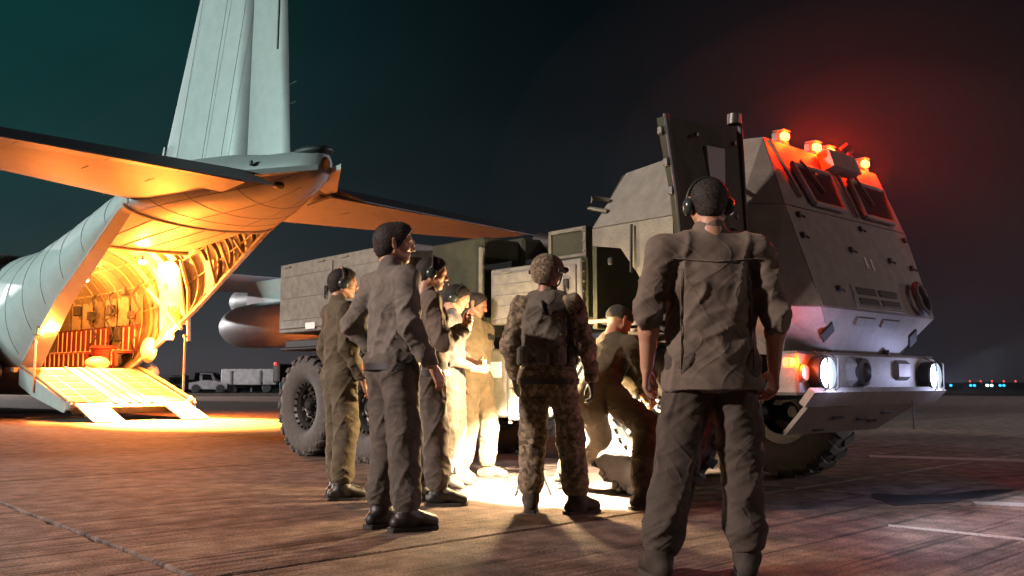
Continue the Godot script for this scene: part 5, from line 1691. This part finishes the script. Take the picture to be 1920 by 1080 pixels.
	person({"label": "person in dark olive coverall and cap bending down at the brightly lit front wheel", "at": W(0.74, 0, 6.65), "yaw": deg_to_rad(122), "h": 1.75, "skin": skin2, "top": dolv, "legs": dolv, "hem": 0.02, "hpitch": 0.35, "hair": false, "w": ww, "pockets": false, 
		"toes": {"R": Vector3(-0.2, 0, 1), "L": Vector3(0.1, 0.0, 1)}, "boots": PM.boot})
	var p8: Node3D = get_node("person_007")
	var J8: Dictionary = p8.get_meta("J")
	var cf := Field.new(Vector3(-0.13, -0.05, -0.15), Vector3(0.13, 0.16, 0.15), 0.008)
	cf.bone(Vector3(0, 0.030, -0.028), Vector3(0, 0.034, 0.016), 0.094, 0.092, 0.02, Vector3(0.94, 1, 1))
	cf.slice(Vector3(0, -1, 0.15), -0.012)
	var co := blank()
	cf.mesh_to(co, Transform3D(Basis(Vector3.RIGHT, 0.35), J8.head))
	part(p8, "knit_cap", net(co), cloth("dark knit cap", lin(0.12, 0.105, 0.075), "cloth", 9.0))
	for n in get_children():
		if n.has_meta("J"): n.remove_meta("J")
	work_lamp()

func glasses(p: Node3D, s: float, yaw: float, pitch: float) -> void:
	var J: Dictionary = p.get_meta("J")
	var tf := Transform3D((Basis(Vector3.UP, yaw) * Basis(Vector3.RIGHT, pitch)).scaled(Vector3.ONE * s), J.head)
	var g := sub(p, "glasses")
	for sg in [-1.0, 1.0]:
		var m := M.new()
		var q := []
		for k in 17: q.append(tf * Vector3(sg * 0.034 + 0.025 * cos(TAU * k / 16.0), 0.002 + 0.019 * sin(TAU * k / 16.0), 0.106))
		m.tube(q, 0.0022, 5, false)
		part(g, "lens_rim", m, PM.wire if PM.has("wire") else mt("pale wire frame", lin(0.6, 0.5, 0.35), 0.3, 0.6))
		m = M.new()
		m.tube([tf * Vector3(sg * 0.059, 0.006, 0.106), tf * Vector3(sg * 0.079, 0.008, 0.08), tf * Vector3(sg * 0.086, 0.010, -0.01), tf * Vector3(sg * 0.086, -0.008, -0.03)], 0.0025, 5)
		part(g, "temple_arm", m, mt("pale wire frame", lin(0.6, 0.5, 0.35), 0.3, 0.6))
	var b := M.new()
	b.tube([tf * Vector3(-0.011, 0.006, 0.107), tf * Vector3(0, 0.009, 0.111), tf * Vector3(0.011, 0.006, 0.107)], 0.0022, 5)
	part(g, "bridge", b, mt("pale wire frame", lin(0.6, 0.5, 0.35), 0.3, 0.6))

func armour(p: Node3D, s: float, mv: Material, mc: Material, hyaw: float) -> void:
	var J: Dictionary = p.get_meta("J")
	var v := sub(p, "armour_vest")
	var f := Field.new(Vector3(-0.3, 1.0, -0.3) * s, Vector3(0.3, 1.55, 0.3) * s, 0.011)
	f.bone(Vector3(0, 1.10, 0) * s, Vector3(0, 1.36, -0.005) * s, 0.186 * s, 0.194 * s, 0.03, Vector3(1, 1, 0.79))
	f.bone(Vector3(-0.11, 1.42, -0.03) * s, Vector3(-0.10, 1.48, 0.0) * s, 0.055, 0.05, 0.03)
	f.bone(Vector3(0.11, 1.42, -0.03) * s, Vector3(0.10, 1.48, 0.0) * s, 0.055, 0.05, 0.03)
	f.slice(Vector3(0, -1, 0), -1.03 * s)
	var o := blank()
	f.mesh_to(o)
	crumple(o, [], 0.006, 0.0, 3.0)
	part(v, "carrier", net(o), mv)
	f = Field.new(Vector3(-0.2, 1.0, -0.35) * s, Vector3(0.2, 1.5, -0.05) * s, 0.010)
	f.bone(Vector3(0.05, 1.15, -0.145) * s, Vector3(0.05, 1.34, -0.145) * s, 0.085, 0.08, 0.02, Vector3(1, 1, 0.42))
	f.bone(Vector3(-0.05, 1.15, -0.14) * s, Vector3(-0.04, 1.33, -0.14) * s, 0.08, 0.07, 0.02, Vector3(1, 1, 0.42))
	o = blank()
	f.mesh_to(o)
	crumple(o, [Vector3(0.02, 1.2, -0.2), Vector3(0.05, 1.32, -0.2)], 0.010, 0.014, 13.0)
	part(v, "back_pack", net(o), mv)
	for k in 3:
		var m := M.new()
		m.box(Vector3(-0.115, 1.14 + k * 0.085, -0.155) * s, Vector3(0.11, 0.026, 0.012), Basis(Vector3.UP, -0.45), 0.003)
		part(v, "webbing_strap", m, mc)
	for k in 5:
		var a := -PI * 0.5 + (k - 2) * 0.62
		var m := M.new()
		m.box(Vector3(cos(a) * 0.195, 1.075, sin(a) * 0.165) * s, Vector3(0.085, 0.13, 0.05), Basis(Vector3.UP, -a + PI * 0.5), 0.015)
		part(v, "pouch", m, mv)
	var sh := M.new()
	sh.tube([Vector3(0.02, 1.47, -0.10) * s, Vector3(0.0, 1.43, -0.16) * s, Vector3(-0.01, 1.36, -0.185) * s], 0.012, 6)
	part(v, "drag_handle", sh, PM.black)
	# helmet
	var tf := Transform3D(Basis(Vector3.UP, hyaw).scaled(Vector3.ONE * s), J.head)
	var h := sub(p, "helmet")
	f = Field.new(Vector3(-0.15, -0.08, -0.17), Vector3(0.15, 0.18, 0.17), 0.0075)
	f.bone(Vector3(0, 0.035, -0.03), Vector3(0, 0.038, 0.02), 0.112, 0.110, 0.02, Vector3(0.97, 1, 1))
	f.bone(Vector3(0, -0.01, -0.05), Vector3(0, 0.03, -0.04), 0.095, 0.10, 0.02)
	f.bone(Vector3(0, -0.13, 0.0), Vector3(0, -0.02, 0.0), 0.082, 0.082, 0.01, Vector3.ONE, true)
	f.slice(Vector3(0, -0.93, 0.36), 0.030)
	o = blank()
	f.mesh_to(o, tf)
	part(h, "helmet_shell", net(o), cloth("camouflage helmet cover", lin(0.7, 0.7, 0.66), "camo", 4.0))
	var m := M.new()
	m.box(tf * Vector3(0, 0.075, 0.135), Vector3(0.05, 0.05, 0.03), Basis(Vector3.UP, hyaw), 0.008)
	for sg in [-1.0, 1.0]: m.box(tf * Vector3(sg * 0.116, 0.015, -0.01), Vector3(0.012, 0.03, 0.12), Basis(Vector3.UP, hyaw), 0.004)
	part(h, "mount_rail", m, PM.black)
	m = M.new()
	m.tube([tf * Vector3(-0.10, -0.01, 0.02), tf * Vector3(-0.075, -0.07, 0.03), tf * Vector3(0, -0.115, 0.05), tf * Vector3(0.075, -0.07, 0.03), tf * Vector3(0.10, -0.01, 0.02)], 0.006, 6)
	part(h, "chin_strap", m, PM.black)
	m = M.new()
	m.tube([tf * Vector3(-0.115, 0.03, 0.06), tf * Vector3(-0.07, 0.045, 0.125), tf * Vector3(0, 0.05, 0.145), tf * Vector3(0.07, 0.045, 0.125), tf * Vector3(0.115, 0.03, 0.06)], 0.02, 8)
	part(h, "goggles", m, mt("goggle lens", lin(0.05, 0.045, 0.035), 0.12))

# portable work lamp standing behind the soldier
func work_lamp() -> void:
	var at := W(0.16, 0, 7.0)
	var t := thing("work_lamp", "portable work lamp on a low stand behind the helmeted person, lighting the ground", "lamp", at)
	for k in 3:
		var a := TAU * k / 3.0 + 0.5
		var m := M.new()
		m.tube([Vector3(0, 0.35, 0), Vector3(cos(a) * 0.16, 0.01, sin(a) * 0.16)], 0.01, 6)
		part(t, "stand_leg", m, PM.black)
	var m := M.new()
	m.tube([Vector3(0, 0.3, 0), Vector3(0, 1.09, 0)], 0.012, 8)
	part(t, "stand_pole", m, PM.black)
	m = M.new()
	m.box(Vector3(0, 1.12, 0), Vector3(0.15, 0.05, 0.15), Basis(), 0.01)
	part(t, "lamp_housing", m, PM.black)
	m = M.new()
	m.box(Vector3(0, 1.09, 0), Vector3(0.13, 0.012, 0.13), Basis(), 0.003)
	part(t, "lamp_face", m, glow("work lamp face", Color(1.0, 0.95, 0.86), 20.0))
	omni(t, Vector3(0, 1.05, 0), Color(1.0, 0.84, 0.62), 13.0, 0.05)
	spot(t, Vector3(0, 1.05, 0), Vector3(0.38, 0, -0.45), Color(1.0, 0.92, 0.80), 120.0, 57.0, 0.05, 0.25)

# ---------------------------------------------------------------- background and lamps outside the frame
func light_tower(at: Vector3, aim: Vector3, c: Color, e: float, ang: float, label: String, nm: String, blend := 0.25) -> void:
	var t := thing(nm, label, "light tower", at, 0.0, "floodlight towers beside the apron")
	var m := M.new()
	m.tube([Vector3(0, 0, 0), Vector3(0, 9.6, 0)], [0.13, 0.08], 10)
	part(t, "mast", m, mt("galvanised steel", lin(0.3, 0.3, 0.31), 0.5, 0.8))
	var b := M.new()
	b.box(Vector3(0, 0.15, 0), Vector3(1.2, 0.3, 1.2), Basis(), 0.03)
	part(t, "base", b, mt("yellow plant paint", lin(0.5, 0.33, 0.05), 0.6, 0.0, "grime", 0.7))
	var to := aim - at
	var head := Vector3(0, 9.6, 0)
	var d := (to - head).normalized()
	var bs := Basis.looking_at(d, Vector3.UP)
	for k in [-1, 1]:
		var hd := M.new()
		hd.box(head + bs * Vector3(k * 0.34, 0, 0), Vector3(0.6, 0.5, 0.22), bs, 0.03)
		var lampn := part(t, "lamp_head", hd, mt("lamp housing", lin(0.08, 0.08, 0.08), 0.6))
		var gl := M.new()
		gl.box(head + bs * Vector3(k * 0.34, 0, -0.125), Vector3(0.5, 0.4, 0.02), bs)
		part(lampn, "lamp_glass", gl, glow("floodlight glass", c, 6.0))
		spot(t, head + bs * Vector3(k * 0.34, 0, -0.3), to, c, e * 0.5, ang, 0.22, blend)

func make_background() -> void:
	var white := mt("white vehicle paint", lin(0.55, 0.53, 0.52), 0.5, 0.0, "grime", 0.3)
	var dark := mt("dark rubber", lin(0.03, 0.03, 0.03), 0.8)
	var glass := mt("vehicle glass", lin(0.02, 0.025, 0.03), 0.15)
	var grey := mt("grey plant paint", lin(0.22, 0.22, 0.23), 0.6, 0.0, "grime", 0.4)
	var blue := mt("blue plant paint", lin(0.05, 0.12, 0.17), 0.5, 0.0, "grime", 0.4)
	var wheels := func(o: Node, xs: Array, r: float, hz: float) -> void:
		for x in xs:
			for s in [-1, 1]:
				var w := M.new()
				w.lathe(Vector3(x, r, s * hz - 0.12), Vector3(0, 0, 1), [[0.0, 0.0], [r * 0.8, 0.0], [r, 0.05], [r, 0.19], [r * 0.8, 0.24], [0.0, 0.24]], 14)
				part(o, "wheel", w, dark)
	# long box trailer
	var o := thing("box_trailer", "long pale flat-sided trailer parked far behind the launcher truck's rear", "trailer", Vector3(-20.6, 0, -71.5), deg_to_rad(2))
	var m := M.new(); m.box(Vector3(0, 1.25, 0), Vector3(4.3, 1.25, 2.4), Basis(), 0.05); part(o, "body", m, white)
	m = M.new()
	for x in [-1.35, 0.9]: m.box(Vector3(x, 1.2, 1.22), Vector3(0.1, 1.1, 0.06))
	part(o, "side_rib", m, grey)
	m = M.new(); m.box(Vector3(0, 0.5, 0), Vector3(4.2, 0.2, 1.2)); part(o, "chassis", m, dark)
	wheels.call(o, [-1.5, 1.4], 0.4, 1.0)
	# pickup truck, tug, tanker cart and others far off
	o = thing("ground_power_cart", "pale boxy ground power cart far behind the aircraft ramp strut", "cart", Vector3(-27.6, 0, -73.0), deg_to_rad(5))
	m = M.new(); m.box(Vector3(0, 0.85, 0), Vector3(2.4, 1.1, 1.4), Basis(), 0.06); part(o, "body", m, white)
	m = M.new(); m.box(Vector3(0.5, 0.95, 0.72), Vector3(0.9, 0.5, 0.04)); part(o, "grille", m, dark)
	m = M.new(); m.tube([Vector3(-1.2, 0.45, 0), Vector3(-2.1, 0.5, 0)], 0.06, 8); part(o, "tow_bar", m, grey)
	wheels.call(o, [-0.7, 0.7], 0.3, 0.6)
	o = thing("pickup_truck", "small dark pickup truck parked far behind the ramp", "truck", Vector3(-25.3, 0, -74.5), deg_to_rad(-4))
	m = M.new()
	m.prism([Vector3(-2.4, 0.5, 0.8), Vector3(2.4, 0.5, 0.8), Vector3(2.4, 1.0, 0.8), Vector3(1.3, 1.05, 0.8), Vector3(0.7, 1.65, 0.8), Vector3(-0.6, 1.65, 0.8), Vector3(-0.7, 1.05, 0.8), Vector3(-2.4, 1.05, 0.8)], Vector3(0, 0, -1.6))
	part(o, "body", m, grey)
	m = M.new(); m.prism([Vector3(1.15, 1.1, 0.82), Vector3(0.65, 1.58, 0.82), Vector3(-0.5, 1.58, 0.82), Vector3(-0.55, 1.1, 0.82)], Vector3(0, 0, -1.64)); part(o, "window", m, glass)
	wheels.call(o, [-1.5, 1.5], 0.36, 0.72)
	o = thing("aircraft_tug", "low white aircraft tug far beyond the ramp's right edge", "tug", Vector3(-23.7, 0, -70.5), deg_to_rad(12))
	m = M.new()
	m.prism([Vector3(-1.4, 0.3, 0.8), Vector3(1.4, 0.3, 0.8), Vector3(1.4, 0.75, 0.8), Vector3(0.5, 0.95, 0.8), Vector3(-0.2, 1.0, 0.8), Vector3(-1.4, 0.8, 0.8)], Vector3(0, 0, -1.6))
	part(o, "body", m, white)
	m = M.new(); m.tube([Vector3(-0.6, 0.9, 0.5), Vector3(-0.6, 1.5, 0.5), Vector3(0.2, 1.5, 0.5), Vector3(0.4, 0.95, 0.5)], 0.05, 6)
	part(o, "roll_bar", m, grey)
	m = M.new(); m.tube([Vector3(-0.6, 0.9, -0.5), Vector3(-0.6, 1.5, -0.5), Vector3(0.2, 1.5, -0.5), Vector3(0.4, 0.95, -0.5)], 0.05, 6)
	part(o, "roll_bar", m, grey)
	wheels.call(o, [-0.9, 0.9], 0.35, 0.72)
	o = thing("portable_generator", "squat blue generator beside the far trailer", "generator", Vector3(-17.2, 0, -70.0))
	m = M.new(); m.box(Vector3(0, 0.62, 0), Vector3(1.5, 0.8, 1.0), Basis(), 0.05); part(o, "housing", m, blue)
	m = M.new(); m.tube([Vector3(-0.4, 1.0, 0), Vector3(-0.4, 1.25, 0)], 0.05, 8); part(o, "exhaust", m, dark)
	wheels.call(o, [-0.5, 0.5], 0.24, 0.45)
	o = thing("water_drum", "round white drum on the ground right of the blue generator", "drum", Vector3(-15.9, 0, -69.0))
	m = M.new(); m.lathe(Vector3.ZERO, Vector3.UP, [[0.0, 0.0], [0.46, 0.0], [0.48, 0.05], [0.46, 0.45], [0.48, 0.5], [0.46, 0.95], [0.48, 1.0], [0.4, 1.05], [0.0, 1.05]], 16); part(o, "drum_body", m, white)
	m = M.new(); m.lathe(Vector3(0.15, 1.03, 0), Vector3.UP, [[0.0, 0.06], [0.1, 0.06], [0.1, 0.0]], 10); part(o, "bung", m, dark)
	o = thing("maintenance_stand", "slim maintenance stand with two pale uprights far behind the aircraft", "stand", Vector3(-23.0, 0, -77.0))
	for x in [-0.7, 0.7]:
		m = M.new(); m.tube([Vector3(x, 0, 0), Vector3(x, 2.0, 0)], 0.09, 8); part(o, "upright", m, white)
	m = M.new(); m.box(Vector3(0, 1.25, 0), Vector3(2.2, 0.12, 1.0)); part(o, "platform", m, grey)
	# blue and red airfield lights
	var bm := glow("blue taxiway light", Color(0.15, 0.65, 1.0), 3.0)
	var wm := glow("white taxiway light", Color(0.65, 0.92, 1.0), 8.0)
	var rm := glow("red obstruction light", Color(1.0, 0.35, 0.3), 1.6)
	var n := 0
	for q in [[1778, 0], [1815, 0], [1822, 0], [1846, 1], [1854, 1], [1870, 0], [1877, 0]]:
		var D := 150.0
		var l := thing("taxiway_light" if n == 0 else "taxiway_light_%03d" % n, "%s of the small %s taxiway lights far off at the right" % [["leftmost", "second", "third", "left", "right", "fourth", "rightmost"][n], "blue" if q[1] == 0 else "bright white"], "runway light", Vector3((q[0] - 960) / 1680.0 * D, -0.06, -D), 0.0, "blue taxiway edge lights" if q[1] == 0 else "white taxiway lights")
		m = M.new(); m.tube([Vector3.ZERO, Vector3(0, 0.2, 0)], 0.05, 6); part(l, "stake", m, dark)
		m = M.new(); m.ell(Vector3(0, 0.34, 0), Vector3(0.24, 0.2, 0.24), Basis(), 8, 6); part(l, "lamp_globe", m, bm if q[1] == 0 else wm)
		n += 1
	n = 0
	for q in [1814, 1834, 1855, 1877, 1899]:
		var D := 240.0
		var l := thing("obstruction_light" if n == 0 else "obstruction_light_%03d" % n, "%s of the five faint red obstruction lights above the taxiway lights" % ["leftmost", "second from left", "middle one", "second from right", "rightmost"][n], "obstruction light", Vector3((q - 960) / 1680.0 * D, -0.06, -D), 0.0, "red obstruction lights on the horizon")
		m = M.new(); m.tube([Vector3.ZERO, Vector3(0, 0.9, 0)], 0.06, 6); part(l, "pole", m, dark)
		m = M.new(); m.ell(Vector3(0, 1.1, 0), Vector3(0.25, 0.25, 0.25), Basis(), 8, 6); part(l, "lamp_globe", m, rm)
		n += 1

# haze added round the truck's front for lamp glow, thicker towards its middle
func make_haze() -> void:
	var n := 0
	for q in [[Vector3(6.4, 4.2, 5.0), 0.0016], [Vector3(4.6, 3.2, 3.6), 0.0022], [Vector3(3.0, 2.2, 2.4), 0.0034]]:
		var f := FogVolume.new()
		f.name = "added_glow_haze" if n == 0 else "added_glow_haze_%03d" % n
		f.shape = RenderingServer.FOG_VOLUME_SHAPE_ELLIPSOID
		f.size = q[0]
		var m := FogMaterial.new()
		m.resource_name = "added glow haze"
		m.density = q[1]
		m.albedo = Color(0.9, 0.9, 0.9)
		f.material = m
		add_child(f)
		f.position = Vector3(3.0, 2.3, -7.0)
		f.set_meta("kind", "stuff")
		f.set_meta("label", "%s layer of haze added for lamp glow round the truck's lit front" % ["outer", "middle", "inner"][n])
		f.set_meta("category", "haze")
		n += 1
